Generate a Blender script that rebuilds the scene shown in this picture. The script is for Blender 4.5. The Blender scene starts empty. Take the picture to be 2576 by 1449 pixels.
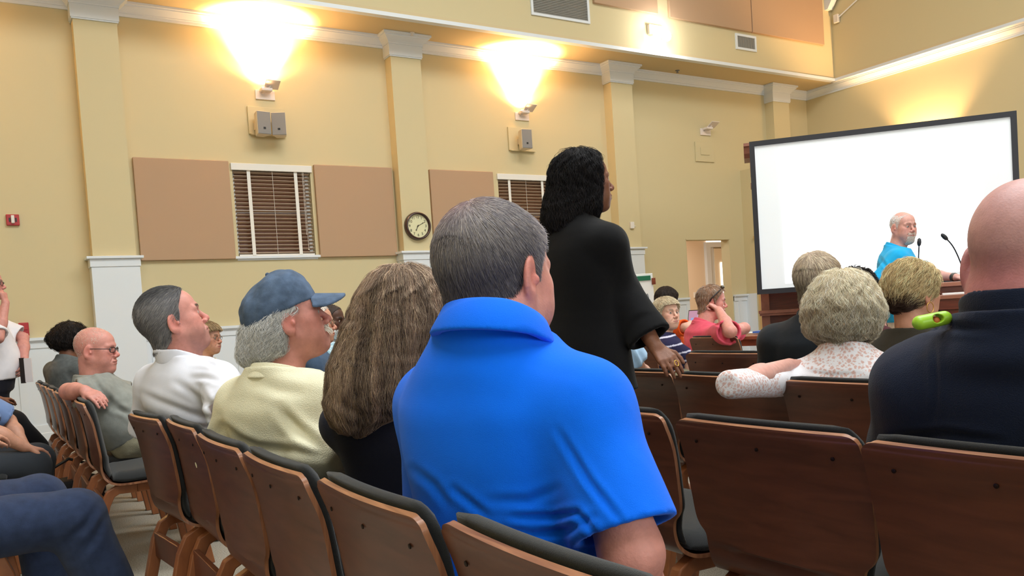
import bpy, bmesh, math, random
import numpy as np
from mathutils import Vector, Matrix
random.seed(4); RNG = np.random.default_rng(7)
scn = bpy.context.scene
COL = scn.collection
# ---------------------------------------------------------------- camera (measured from the room's own lines)
F, CX, CY = 2080.26, 1288.0, 872.0
YAW, PITCH, ROLL = 0.558408, -0.0393259, -0.0659945
HC = 1.12
_f = np.array([math.sin(YAW)*math.cos(PITCH), math.cos(YAW)*math.cos(PITCH), math.sin(PITCH)])
_r = np.array([math.cos(YAW), -math.sin(YAW), 0.0]); _u = np.cross(_r, _f)
_r2 = _r*math.cos(ROLL)+_u*math.sin(ROLL); _u2 = -_r*math.sin(ROLL)+_u*math.cos(ROLL)
CP = np.array([0, 0, HC])
def ray(x, y): return _r2*(x-CX)/F+_u2*(CY-y)/F+_f
def at(x, y, d): return CP+ray(x, y)*d
def onz(x, y, z): d = ray(x, y); return CP+d*(z-HC)/d[2]
def ony(x, y, Y): d = ray(x, y); return CP+d*Y/d[1]
def onx(x, y, X): d = ray(x, y); return CP+d*X/d[0]
def proj(P):
    d = np.asarray(P, float)-CP; z = d@_f
    return CX+F*(d@_r2)/z, CY-F*(d@_u2)/z
cam = bpy.data.cameras.new('camera'); co = bpy.data.objects.new('camera', cam); COL.objects.link(co)
cam.sensor_fit = 'HORIZONTAL'; cam.sensor_width = 36; cam.lens = F/2576*36; cam.shift_y = (CY-724.5)/2576
cam.clip_start = 0.02; cam.clip_end = 100
co.matrix_world = Matrix([[_r2[i], _u2[i], -_f[i], CP[i]] for i in range(3)]+[[0, 0, 0, 1]])
scn.camera = co
# ---------------------------------------------------------------- materials
def lin(c):
    o = []
    for v in c:
        v = v/255 if max(c) > 1.0 else v
        o.append(v/12.92 if v <= .04045 else ((v+.055)/1.055)**2.4)
    return tuple(o)
def nd(nt, t, **kw):
    n = nt.nodes.new(t)
    for k, v in kw.items():
        if k in n.inputs: n.inputs[k].default_value = v
        else: setattr(n, k, v)
    return n
def mat(name, col, rough=.6, metal=0, spec=.5, bump=0, bscale=60, var=0, vscale=4, emit=None, estr=0, attr=False, sss=0, coat=0, alpha=1, stretch=None, detail=3, sheen=0, trans=0):
    m = bpy.data.materials.new(name); m.use_nodes = True; nt = m.node_tree; L = nt.links
    b = nt.nodes['Principled BSDF']
    c = (*lin(col), 1)
    b.inputs['Base Color'].default_value = c; b.inputs['Roughness'].default_value = rough; b.inputs['Metallic'].default_value = metal
    b.inputs['Specular IOR Level'].default_value = spec; b.inputs['Coat Weight'].default_value = coat; b.inputs['Coat Roughness'].default_value = .25
    b.inputs['Sheen Weight'].default_value = sheen
    if trans: b.inputs['Transmission Weight'].default_value = trans
    if sss: b.inputs['Subsurface Weight'].default_value = sss; b.inputs['Subsurface Radius'].default_value = (.012, .005, .003); b.inputs['Subsurface Scale'].default_value = 1
    tc = nd(nt, 'ShaderNodeTexCoord'); src = tc.outputs['Object']
    if stretch:
        mp = nd(nt, 'ShaderNodeMapping'); mp.inputs['Scale'].default_value = stretch; L.new(src, mp.inputs['Vector']); src = mp.outputs['Vector']
    base = None
    if attr:
        a = nd(nt, 'ShaderNodeAttribute', attribute_name='Col'); base = a.outputs['Color']
    if var or (bump and stretch is None) or attr:
        pass
    if var:
        n = nd(nt, 'ShaderNodeTexNoise', Scale=vscale, Detail=detail); L.new(src, n.inputs['Vector'])
        r = nd(nt, 'ShaderNodeMapRange'); r.inputs['From Min'].default_value = .3; r.inputs['From Max'].default_value = .7
        r.inputs['To Min'].default_value = 1-var; r.inputs['To Max'].default_value = 1+var*.6; L.new(n.outputs['Fac'], r.inputs['Value'])
        mx = nd(nt, 'ShaderNodeVectorMath', operation='SCALE'); L.new(r.outputs['Result'], mx.inputs['Scale'])
        if base: L.new(base, mx.inputs[0])
        else: mx.inputs[0].default_value = c[:3]
        base = mx.outputs['Vector']
    if base: L.new(base, b.inputs['Base Color'])
    if bump:
        n = nd(nt, 'ShaderNodeTexNoise', Scale=bscale, Detail=4); L.new(src, n.inputs['Vector'])
        bp = nd(nt, 'ShaderNodeBump', Strength=bump, Distance=.01); L.new(n.outputs['Fac'], bp.inputs['Height']); L.new(bp.outputs['Normal'], b.inputs['Normal'])
    if emit:
        b.inputs['Emission Color'].default_value = (*lin(emit), 1); b.inputs['Emission Strength'].default_value = estr
    return m
# ---------------------------------------------------------------- objects
def prop(o, label=None, cat=None, group=None, kind=None):
    if label: o['label'] = label
    if cat: o['category'] = cat
    if group: o['group'] = group
    if kind: o['kind'] = kind
    return o
def empty(name, loc=(0, 0, 0), rz=0, label=None, cat=None, group=None):
    o = bpy.data.objects.new(name, None); COL.objects.link(o); o.location = loc; o.rotation_euler = (0, 0, rz); o.empty_display_size = .1
    return prop(o, label, cat, group)
def mesh_obj(name, V, Fc, m, parent=None, smooth=False, col=None, mats=None, midx=None, loc=None):
    me = bpy.data.meshes.new(name); V = np.asarray(V, np.float32)
    if isinstance(Fc, np.ndarray):
        nf, k = Fc.shape
        me.vertices.add(len(V)); me.vertices.foreach_set('co', V.ravel())
        me.loops.add(nf*k); me.loops.foreach_set('vertex_index', Fc.astype(np.int32).ravel())
        me.polygons.add(nf); me.polygons.foreach_set('loop_start', np.arange(0, nf*k, k, dtype=np.int32)); me.update(calc_edges=True)
    else:
        me.from_pydata(V.tolist(), [], [tuple(f) for f in Fc]); me.update()
    if mats:
        for q in mats: me.materials.append(q)
        if midx is not None: me.polygons.foreach_set('material_index', np.asarray(midx, np.int32))
    elif m: me.materials.append(m)
    if smooth: me.polygons.foreach_set('use_smooth', np.ones(len(me.polygons), bool))
    if col is not None:
        a = me.color_attributes.new('Col', 'FLOAT_COLOR', 'POINT'); c4 = np.ones((len(V), 4), np.float32); c4[:, :3] = col; a.data.foreach_set('color', c4.ravel())
    o = bpy.data.objects.new(name, me); COL.objects.link(o)
    if loc is not None: o.location = loc
    if parent is not None: o.parent = parent
    return o
class MB:
    def __init__(s): s.V = []; s.F = []
    def add(s, V, Fc):
        n = len(s.V); s.V += [tuple(map(float, v)) for v in V]; s.F += [tuple(i+n for i in f) for f in Fc]; return s
    def box(s, lo, hi, M=None):
        x0, y0, z0 = lo; x1, y1, z1 = hi
        V = [(x0, y0, z0), (x1, y0, z0), (x1, y1, z0), (x0, y1, z0), (x0, y0, z1), (x1, y0, z1), (x1, y1, z1), (x0, y1, z1)]
        if M is not None: V = [tuple(M @ Vector(v)) for v in V]
        return s.add(V, [(0, 3, 2, 1), (4, 5, 6, 7), (0, 1, 5, 4), (1, 2, 6, 5), (2, 3, 7, 6), (3, 0, 4, 7)])
    def prism(s, poly, axis, a, b, M=None):
        # poly: 2D outline in the two remaining axes, extruded along axis from a to b
        n = len(poly); V = []
        for t in (a, b):
            for (p, q) in poly:
                v = {0: (t, p, q), 1: (p, t, q), 2: (p, q, t)}[axis]
                V.append(tuple(M @ Vector(v)) if M is not None else v)
        return s.add(V, [tuple(range(n-1, -1, -1)), tuple(range(n, 2*n))]+[(i, (i+1) % n, n+(i+1) % n, n+i) for i in range(n)])
    def tube(s, pts, r, n=8, caps=True):
        P = [Vector(p) for p in pts]; rs = r if hasattr(r, '__len__') else [r]*len(P); base = len(s.V); up = None; V = []
        for i, p in enumerate(P):
            t = (P[min(i+1, len(P)-1)]-P[max(i-1, 0)]).normalized()
            if up is None: up = t.orthogonal().normalized()
            up = (up-t*up.dot(t)).normalized(); w = t.cross(up)
            V += [p+(up*math.cos(a)+w*math.sin(a))*rs[i] for a in [2*math.pi*k/n for k in range(n)]]
        Fc = []
        for i in range(len(P)-1):
            for k in range(n): Fc.append((i*n+k, i*n+(k+1) % n, (i+1)*n+(k+1) % n, (i+1)*n+k))
        if caps: Fc += [tuple(range(n-1, -1, -1)), tuple((len(P)-1)*n+k for k in range(n))]
        return s.add(V, Fc)
    def lathe(s, prof, n=32, M=None):
        V = []
        for (r, z) in prof:
            for k in range(n):
                a = 2*math.pi*k/n; v = Vector((r*math.cos(a), r*math.sin(a), z)); V.append(M @ v if M is not None else v)
        Fc = [(i*n+k, i*n+(k+1) % n, (i+1)*n+(k+1) % n, (i+1)*n+k) for i in range(len(prof)-1) for k in range(n)]
        return s.add(V, Fc+[tuple(range(n-1, -1, -1)), tuple((len(prof)-1)*n+k for k in range(n))])
    def sphere(s, c, r, n=12, m=8):
        r = r if hasattr(r, '__len__') else (r, r, r); V = []; 
        for i in range(m+1):
            th = math.pi*i/m
            for k in range(n): V.append((c[0]+r[0]*math.sin(th)*math.cos(2*math.pi*k/n), c[1]+r[1]*math.sin(th)*math.sin(2*math.pi*k/n), c[2]+r[2]*math.cos(th)))
        return s.add(V, [(i*n+k, (i+1)*n+k, (i+1)*n+(k+1) % n, i*n+(k+1) % n) for i in range(m) for k in range(n)])
    def out(s, name, m, parent=None, bevel=0, smooth=False, seg=2, loc=None):
        o = mesh_obj(name, s.V, s.F, m, parent, smooth, loc=loc)
        bm = bmesh.new(); bm.from_mesh(o.data); bmesh.ops.recalc_face_normals(bm, faces=bm.faces); bm.to_mesh(o.data); bm.free()
        if bevel:
            b = o.modifiers.new('bevel', 'BEVEL'); b.width = bevel; b.segments = seg; b.limit_method = 'ANGLE'
        return o
def struct(name, mb, m, parent=None, **k):
    o = mb.out(name, m, parent, **k)
    if parent is None: o['kind'] = 'structure'
    return o
def text_obj(s, size, M, m, name, parent, extr=.0008):
    cu = bpy.data.curves.new(name, 'FONT'); cu.body = s; cu.size = size; cu.extrude = extr; cu.align_x = 'CENTER'; cu.align_y = 'CENTER'
    tmp = bpy.data.objects.new('t', cu); COL.objects.link(tmp); dg = bpy.context.evaluated_depsgraph_get(); me = bpy.data.meshes.new_from_object(tmp.evaluated_get(dg))
    bpy.data.objects.remove(tmp); me.transform(M); me.materials.clear(); me.materials.append(m)
    return me
def join_meshes(name, mes, m, parent):
    V = []; Fc = []
    for me in mes:
        n = len(V); V += [tuple(v.co) for v in me.vertices]; Fc += [tuple(i+n for i in p.vertices) for p in me.polygons]
    return mesh_obj(name, V, Fc, m, parent)
# ================================================================ the room
M_wall = mat('wall_paint', (208, 194, 155), .85, spec=.2, bump=.05, bscale=400)
M_soffit = mat('soffit_paint', (208, 190, 152), .85, spec=.2, bump=.05, bscale=400)
M_white = mat('white_trim', (222, 227, 232), .45, spec=.4)
M_panel = mat('acoustic_fabric', (182, 152, 124), .95, spec=.1, bump=.15, bscale=900)
M_floor = mat('speckled_floor', (150, 143, 130), .8, spec=.2, var=.45, vscale=160, detail=2, bump=.2, bscale=300)
M_ceil = mat('ceiling_white', (235, 230, 215), .9, spec=.1)
M_glass_refl = mat('glass_brown_reflection', (112, 66, 40), .25, spec=.5)  # brown reflection of the room put into the glass colour
M_black = mat('black_plastic', (22, 22, 24), .45)
M_grey = mat('grey_metal', (120, 122, 124), .5)
M_whitep = mat('white_plastic', (228, 222, 214), .4)
YS, XF, YU, XU, ZS, ZC = 9.88, 12.80, 9.143, 12.63, 4.77, 8.4
XB, YB = -5.5, -8.0
YC = 9.70                                                     # column faces
struct('floor', MB().box((XB, YB, -.1), (XF+.2, YS+3.2, 0)), M_floor)
struct('ceiling', MB().box((XB, YB, ZC), (XF+.2, YS+.2, ZC+.1)), M_ceil)
W1 = (2.50, 3.43, 2.0, 3.08); W2 = (6.12, 7.05, 2.0, 3.08)
DX0, DX1, DZ = 9.62, 10.63, 2.145
w = MB(); T = .18
cuts = [(W1[0], W1[1], W1[2], W1[3]), (W2[0], W2[1], W2[2], W2[3]), (DX0, DX1, 0, DZ)]
xs = XB
for (a, b, c, d) in cuts:
    w.box((xs, YS, 0), (a, YS+T, ZS+.1)); w.box((a, YS, d), (b, YS+T, ZS+.1))
    if c > 0: w.box((a, YS, 0), (b, YS+T, c))
    xs = b
w.box((xs, YS, 0), (XF+.2, YS+T, ZS+.1))
struct('wall_left', w, M_wall)
struct('wall_front', MB().box((XF, YB, 0), (XF+.15, YS, ZS+.1)), M_wall)
struct('wall_back', MB().box((XB-.15, YB, 0), (XB, YS, ZC)), M_wall)
struct('wall_right', MB().box((XB, YB-.15, 0), (XF, YB, ZC)), M_wall)
# soffit, its white edge bead, the upper walls
struct('ceiling_soffit', MB().box((XB, YU, ZS), (XF, YS, ZS+.08)).box((XU, YB, ZS), (XF, YU, ZS+.08)), M_soffit)
struct('wall_upper_left', MB().box((XB, YU, ZS+.08), (XU+.1, YU+.1, ZC)), M_wall)
struct('wall_upper_front', MB().box((XU, YB, ZS+.08), (XU+.1, YU, ZC)), M_wall)
struct('trim_1', MB().box((XB, YU-.02, ZS-.012), (XU-.0, YU+.07, ZS+.0)).box((XB, YU-.02, ZS), (XU, YU, ZS+.035)), M_white)
struct('trim_2', MB().box((XU-.02, YB, ZS-.012), (XU+.07, YU+.07, ZS+.0)).box((XU-.02, YB, ZS), (XU, YU, ZS+.035)), M_white)
# cornice profile (distance out from wall, z)
corn = [(0, 4.625), (.018, 4.625), (.018, 4.655), (.03, 4.66), (.03, 4.67), (.075, 4.72), (.085, 4.725), (.085, 4.74), (.10, 4.745), (.10, ZS-.001), (0, ZS-.001)]
struct('trim_3', MB().prism([(YS-.001-p, z) for p, z in corn], 0, XB, XF-.001), M_white)
struct('trim_4', MB().prism([(XF-.001-p, z) for p, z in corn], 1, YB, YS-.001), M_white)
# wainscot
def wains(x0, x1, idx):
    m = MB().box((x0, YS-.014, 0), (x1, YS, 1.17)).box((x0, YS-.03, 0), (x1, YS, .2)).prism([(YS-.03, .2), (YS-.03, .205), (YS-.014, .225), (YS, .225), (YS, .2)], 0, x0, x1)
    m.box((x0, YS-.026, 1.09), (x1, YS, 1.17)).box((x0, YS-.06, 1.17), (x1, YS, 1.2)).box((x0, YS-.04, 1.155), (x1, YS, 1.17))
    m.box((x0, YS-.026, .2), (x1, YS, .29))
    x = x0+.1
    while x < x1-.05:
        m.box((x, YS-.024, .2), (x+.075, YS, 1.17)); x += .46
    struct('trim_%d' % idx, m, M_white)
cols = [(-2.63, -2.21), (.951, 1.373), (4.532, 4.953), (8.105, 8.52), (11.69, 12.10)]
wains(XB, -2.63, 5); wains(-2.21, .951, 6); wains(1.373, 4.532, 7); wains(4.953, 8.105, 8); wains(8.52, DX0-.02, 9); wains(DX1+.02, 10.98, 10)
for i, (a, b) in enumerate(cols):
    struct('wall_column_%d' % (i+1), MB().box((a, YC, 0), (b, YS, ZS-.001)), M_wall)
    m = MB()
    e = 0.0
    def ring(m, x0, x1, y, z0, z1, e): m.box((x0-e, y-e, z0), (x1+e, YS-.001, z1))
    ring(m, a, b, YC, 4.50, 4.64, .022); ring(m, a, b, YC, 4.485, 4.505, .014); ring(m, a, b, YC, 4.64, 4.655, .03)
    m2 = [(.03, 4.655), (.045, 4.675), (.09, 4.715), (.10, 4.72), (.10, 4.735), (.12, 4.74), (.12, ZS-.002)]
    for (e0, z0), (e1, z1) in zip(m2[:-1], m2[1:]):
        if z1 <= z0: continue
        V = [(a-e0, YC-e0, z0), (b+e0, YC-e0, z0), (b+e0, YS, z0), (a-e0, YS, z0), (a-e1, YC-e1, z1), (b+e1, YC-e1, z1), (b+e1, YS, z1), (a-e1, YS, z1)]
        m.add(V, [(0, 3, 2, 1), (4, 5, 6, 7), (0, 1, 5, 4), (1, 2, 6, 5), (2, 3, 7, 6), (3, 0, 4, 7)])
    struct('trim_capital_%d' % (i+1), m, M_white)
    m = MB(); ring(m, a, b, YC, 0, 1.90, .025); ring(m, a, b, YC, 1.90, 1.985, .035); ring(m, a, b, YC, 1.985, 2.012, .065); ring(m, a, b, YC, 0, .2, .04)
    struct('trim_pilaster_%d' % (i+1), m, M_white, bevel=.003)
# partition block in the corner beside the doorway, with its own recessed opening
m = MB().box((10.98, 8.55, 0), (12.6, YS, 3.3))
struct('wall_partition', m, M_wall)
struct('door_2', MB().box((10.955, 9.0, 0), (10.98, 9.60, 2.12)).box((10.94, 8.96, 0), (10.985, 9.0, 2.16)).box((10.94, 8.96, 2.12), (10.985, 9.64, 2.16)), mat('gold_door', (205, 168, 110), .6))
struct('trim_20', MB().box((10.955, 9.66, .0), (10.98, YS, 1.2)), M_white)
# doorway with the corridor behind
M_pink = mat('corridor_paint', (236, 214, 188), .8)
c = MB().box((DX0-1.2, YS+2.2, 0), (DX1+3.0, YS+2.3, 3)).box((DX0-1.25, YS+T, 0), (DX0-1.2, YS+2.2, 3)).box((DX1+2.2, YS+T, 0), (DX1+2.25, YS+2.2, 3)).box((DX0-1.2, YS+T, 2.6), (DX1+2.2, YS+2.2, 2.65))
struct('wall_corridor', c, M_pink)
struct('trim_door', MB().box((DX0-.004, YS-.003, 0), (DX0+.012, YS+T+.002, DZ)).box((DX1-.012, YS-.003, 0), (DX1+.004, YS+T+.002, DZ)).box((DX0, YS-.003, DZ-.012), (DX1, YS+T+.002, DZ+.004)), M_wall)
p0 = ony(1783, 640, YS+2.19); p1 = ony(1822, 640, YS+2.19)
ZD = ony(1800, 622, YS+2.19)[2]
m = MB().box((p0[0]-.12, YS+2.13, 0), (p0[0], YS+2.2, ZD)).box((p0[0]-.12, YS+2.13, ZD), (p0[0]+1.1, YS+2.2, ZD+.1)).box((p0[0], YS+2.17, 0), (p0[0]+.12, YS+2.2, ZD))
struct('door_1', m, M_white)
struct('door_3', MB().box((p0[0]+.12, YS+2.15, 0), (p0[0]+1.0, YS+2.2, ZD-.03)), mat('cream_door', (238, 222, 196), .5))
M_day = mat('daylight_glass', (255, 255, 255), .3, emit=(255, 250, 240), estr=2.4)
zt = ony(1800, 600, YS+2.1)[2]
struct('window_3', MB().box((p0[0]-.05, YS+2.17, ZD+.1), (p0[0]+1.0, YS+2.2, 2.6)), M_day)
q = ony(1817, 700, YS+2.14)[0]; q0 = ony(1820, 660, YS+2.14); q1 = ony(1817, 745, YS+2.14)
struct('window_4', MB().box((q-.03, YS+2.13, q1[2]), (q+.03, YS+2.15, q0[2])).box((q-.03, YS+2.13, .3), (q+.03, YS+2.15, q1[2]-.02)), M_day)
def plate(name, x, y, Y, wd, ht, label, cat, m=None, th=.012):
    p = ony(x, y, Y); return prop(MB().box((-wd/2, -th, -ht/2), (wd/2, 0, ht/2)).out(name, m or M_whitep, None, bevel=.003, loc=(p[0], Y, p[2])), label, cat)
plate('thermostat', 1752, 742, YS+2.2, .16, .11, 'small white wall box in the corridor beyond the open doorway', 'wall box', th=.03)
# windows, blinds
M_slat = mat('blind_slat', (196, 172, 150), .5, spec=.4); M_tape = mat('blind_tape', (232, 228, 220), .8)
def window(i, W, lab):
    x0, x1, z0, z1 = W
    o = struct('window_%d' % i, MB().box((x0, YS+.11, z0), (x1, YS+.12, z1)), M_glass_refl)
    MB().box((x0, YS+.10, z0), (x0+.04, YS+.13, z1)).box((x1-.04, YS+.10, z0), (x1, YS+.13, z1)).box((x0, YS+.10, z1-.04), (x1, YS+.13, z1)).box((x0, YS+.10, z0), (x1, YS+.13, z0+.04)).box((x0, YS+.095, .5*(z0+z1)-.018), (x1, YS+.13, .5*(z0+z1)+.018)).out('window_frame', M_white, o)
    MB().box((x0-.05, YS-.045, z0-.03), (x1+.05, YS+.1, z0)).box((x0-.02, YS-.012, z0-.05), (x1+.02, YS-.001, z0-.03)).out('window_sill', M_white, o, bevel=.004)
    b = empty('window_blind', ((x0+x1)/2, YS+.03, z0), 0, lab, 'blind', 'slatted blinds in the wall windows')
    hw = (x1-x0)/2-.012
    MB().box((-hw-.03, -.055, z1-z0-.075), (hw+.03, .03, z1-z0+.005)).out('headrail', M_tape, b, bevel=.004)
    s = MB(); n = 22; H = z1-z0-.09
    for k in range(n):
        z = .035+H*k/n
        a = math.radians(18); cx, cz = .024*math.cos(a), .024*math.sin(a)
        s.prism([(-cx, z+cz), (cx, z-cz), (cx, z-cz+.004), (-cx, z+cz+.004)], 0, -hw, hw)
    s.out('slats', M_slat, b)
    MB().box((-hw, -.026, .004), (hw, .026, .022)).out('bottom_rail', M_tape, b)
    for sx in (-.62, .62): MB().box((sx*hw-.02, -.032, .01), (sx*hw+.02, -.029, z1-z0-.06)).out('tape', M_tape, b)
    MB().tube([(0, -.03, .02), (0, -.03, H+.02)], .002, 5).out('ladder_cord', M_tape, b)
    MB().tube([(.8*hw, -.04, .25), (.8*hw, -.04, H+.02)], .002, 5).tube([(.83*hw, -.04, .08), (.83*hw, -.04, H+.02)], .002, 5).sphere((.83*hw, -.04, .07), .008, 8, 5).out('pull_cord', M_tape, b)
window(1, W1, 'wood slat blind with white tapes in the window right of the large left acoustic panel')
window(2, W2, 'wood slat blind with white tapes partly hidden behind the standing woman in black')
# acoustic panels
def apanel(xa, xb, z0, z1, Y, lab, g, M=M_panel):
    o = MB().box((-(xb-xa)/2, -.05, 0), ((xb-xa)/2, 0, z1-z0)).out('acoustic_panel', M, None, bevel=.008, loc=((xa+xb)/2, Y-.001, z0)); prop(o, lab, 'acoustic panel', g)
g = 'tan fabric acoustic panels on the lower wall'
apanel(1.435, 2.455, 1.97, 3.10, YS, 'tan square acoustic panel on the wall left of the left window', g)
apanel(3.47, 4.50, 1.97, 3.10, YS, 'tan square acoustic panel between the left window and the clock column', g)
apanel(5.04, 6.02, 1.97, 3.10, YS, 'tan acoustic panel right of the clock, behind the grey-haired man in blue', g)
g = 'tan fabric acoustic panels on the upper wall'
P = lambda x, y: ony(x, y, YU)
apanel(P(1490, 8)[0], P(1650, 38)[0], P(1650, 38)[2], P(1650, 38)[2]+1.2, YU, 'small tan acoustic panel cut by the photo top, right of the large vent', g)
apanel(P(1680, 46)[0], P(1886, 80)[0], P(1680, 46)[2], P(1680, 46)[2]+1.2, YU, 'tan acoustic panel high on upper wall, left one of the butted pair', g)
apanel(P(1888, 80)[0], P(2068, 112)[0], P(1680, 46)[2], P(1680, 46)[2]+1.2, YU, 'tan acoustic panel high on upper wall, right one of the butted pair', g)
# vents
def vent(px0, px1, z0, z1, lab, fr, n, vertical=False):
    x0, x1 = P(px0, 60)[0], P(px1, 60)[0]
    t = empty('wall_vent', ((x0+x1)/2, YU-.001, z0), 0, lab, 'vent'); hw = (x1-x0)/2; h = z1-z0
    MB().box((-hw, -.02, 0), (hw, 0, fr)).box((-hw, -.02, h-fr), (hw, 0, h)).box((-hw, -.02, fr), (-hw+fr, 0, h-fr)).box((hw-fr, -.02, fr), (hw, 0, h-fr)).out('frame', M_white, t)
    s = MB().box((-hw+fr, -.004, fr), (hw-fr, -.002, h-fr))
    for k in range(n):
        if vertical: x = -hw+fr+(2*hw-2*fr)*(k+.5)/n; s.box((x-.006, -.016, fr), (x+.004, -.004, h-fr))
        else: z = fr+(h-2*fr)*(k+.5)/n; s.prism([(-.016, z-.006), (-.004, z+.004), (-.004, z+.007), (-.016, z-.003)], 0, -hw+fr, hw-fr)
    s.out('louvres', mat('vent_louvre', (160, 158, 152), .5, metal=.3), t)
vent(1337, 1483, P(1400, 48)[2]-.0, P(1400, 48)[2]+.95, 'large white framed air return grille at the top edge of the photo', .035, 40)
vent(1847, 1898, P(1872, 127)[2], P(1872, 88)[2], 'small square air grille on the upper wall below the acoustic panels', .035, 16, True)
# sconces
M_sc = mat('sconce_white', (226, 214, 206), .4); M_bulb = mat('lamp_glow', (255, 230, 180), .4, emit=(255, 214, 150), estr=60)
def sconce(px, py, lab, on=True):
    p = ony(px, py, YS); t = empty('wall_sconce', (p[0], YS-.001, p[2]), 0, lab, 'wall lamp', 'metal uplight sconces on the left wall')
    MB().box((-.115, -.02, -.065), (.115, 0, .045)).out('backplate', M_sc, t, bevel=.004)
    m = MB(); R = Matrix.Translation((.055, -.14, .085)) @ Matrix.Rotation(math.radians(-28), 4, 'X')
    m.box((-.085, -.075, -.006), (.085, .075, .006), R); m.out('reflector', M_sc, t, bevel=.003)
    MB().tube([(-.04, -.02, .0), (.0, -.09, .03), (.04, -.13, .07)], .008, 8).out('arm', M_sc, t)
    MB().box((-.07, -.13, .015), (.06, -.03, .05)).out('lamp_head', M_sc, t, bevel=.006)
    if on:
        MB().tube([(-.05, -.08, .058), (.04, -.08, .058)], .007, 8).out('bulb', M_bulb, t)
        lamp('sconce_lamp', (p[0]-.01, YS-.13, p[2]+.10), (math.radians(180-8), 0, 0))

def lamp(nm, loc, rot, k=1.0):
    for sz, en in ((150, 95), (92, 1450)):
        l = bpy.data.lights.new(nm, 'SPOT'); l.energy = en*k; l.color = (1, .60, .28); l.spot_size = math.radians(sz); l.spot_blend = .55; l.shadow_soft_size = .05
        lo = bpy.data.objects.new(nm, l); COL.objects.link(lo); lo.location = loc; lo.rotation_euler = rot
sconce(666, 238, 'lit uplight sconce above the pair of wall speakers')
sconce(1312, 292, 'lit uplight sconce above the single wall speaker right of the clock')
sconce(1773, 331, 'unlit white sconce on the wall above the open doorway', False)
lamp('sconce_lamp_left', (-.85, YS-.13, 4.0), (math.radians(172), 0, 0))
lamp('sconce_lamp_front', (XF-.14, 7.6, 3.0), (0, math.radians(172), 0), .45)
# speakers on backing boards
M_spk = mat('speaker_grille', (138, 136, 134), .6, bump=.3, bscale=900); M_spkb = mat('speaker_body', (222, 205, 178), .5)
def board(pa, pb, lab):
    a, b = ony(*pa, YS), ony(*pb, YS); x0, x1, z0, z1 = a[0], b[0], b[2], a[2]
    t = prop(MB().box((-(x1-x0)/2, -.03, 0), ((x1-x0)/2, 0, z1-z0)).box((-(x1-x0)/2+.02, -.05, -.012), ((x1-x0)/2, 0, 0)).out('mounting_board', M_wall, None, bevel=.003, loc=((x0+x1)/2, YS-.001, z0)), lab, 'mounting board')
def speaker(px, py, rz, lab):
    p = ony(px, py, YS-.2); t = empty('wall_speaker', (p[0], YS-.18, p[2]), rz, lab, 'speaker', 'small box speakers on the left wall')
    hw, hd, h = .085, .075, .135
    MB().prism([(-hw, -hd), (hw, -hd), (hw*.6, hd), (-hw*.6, hd)], 2, -h, h).out('cabinet', M_spkb, t, bevel=.012, seg=3)
    MB().box((-hw+.006, -hd-.006, -h+.006), (hw-.006, -hd+.002, h-.006)).out('grille', M_spk, t, bevel=.004)
    MB().box((-.014, -hd-.008, -.075), (.014, -hd-.005, -.05)).out('badge', M_black, t)
    MB().box((-.03, hd-.01, -.04), (.03, hd+.075, .04)).out('bracket', M_spkb, t)
board((620, 268), (718, 343), 'square tan mounting board behind the pair of wall speakers')
board((1275, 320), (1343, 382), 'square tan mounting board behind the single wall speaker')
b = ony(1771, 383, YS); prop(MB().box((-.21, -.02, -.16), (.21, 0, .16)).box((-.1, -.03, -.05), (.1, -.02, .07)).out('mounting_board', M_wall, None, bevel=.003, loc=(b[0], YS-.001, b[2])), 'empty yellowish mounting board under the unlit sconce', 'mounting board')
speaker(659, 311, math.radians(8), 'grey and cream wall speaker, left one of the pair under the left sconce')
speaker(704, 314, math.radians(-22), 'grey and cream wall speaker, right one of the pair, turned right')
speaker(1321, 351, math.radians(-3), 'single grey wall speaker left of the standing woman')
# fire alarm devices
M_red = mat('alarm_red', (170, 24, 30), .4)
p = ony(32, 554, YS); t = empty('fire_alarm_strobe', (p[0], YS-.001, p[2]), 0, 'red fire alarm strobe with clear lens high on the wall at the far left', 'fire alarm')
MB().box((-.058, -.03, -.056), (.058, 0, .056)).out('housing', M_red, t, bevel=.005); MB().box((-.015, -.055, -.035), (.015, -.03, .045)).out('strobe_lens', M_whitep, t, bevel=.005)
for sx in (-.028, .028): MB().box((sx-.007, -.034, -.02), (sx+.007, -.03, .02)).out('sounder_slot', M_black, t)
p = ony(60, 829, YS); t = empty('fire_alarm_pull_station', (p[0], YS-.001, p[2]), 0, 'red fire alarm pull station just above the chair rail at the far left', 'fire alarm')
MB().box((-.045, -.04, -.07), (.045, 0, .07)).out('housing', M_red, t, bevel=.006); MB().box((-.032, -.048, -.005), (.032, -.04, .012)).out('pull_handle', M_red, t, bevel=.003); MB().box((.008, -.043, -.06), (.034, -.04, -.045)).out('lock_plate', M_whitep, t)
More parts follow.
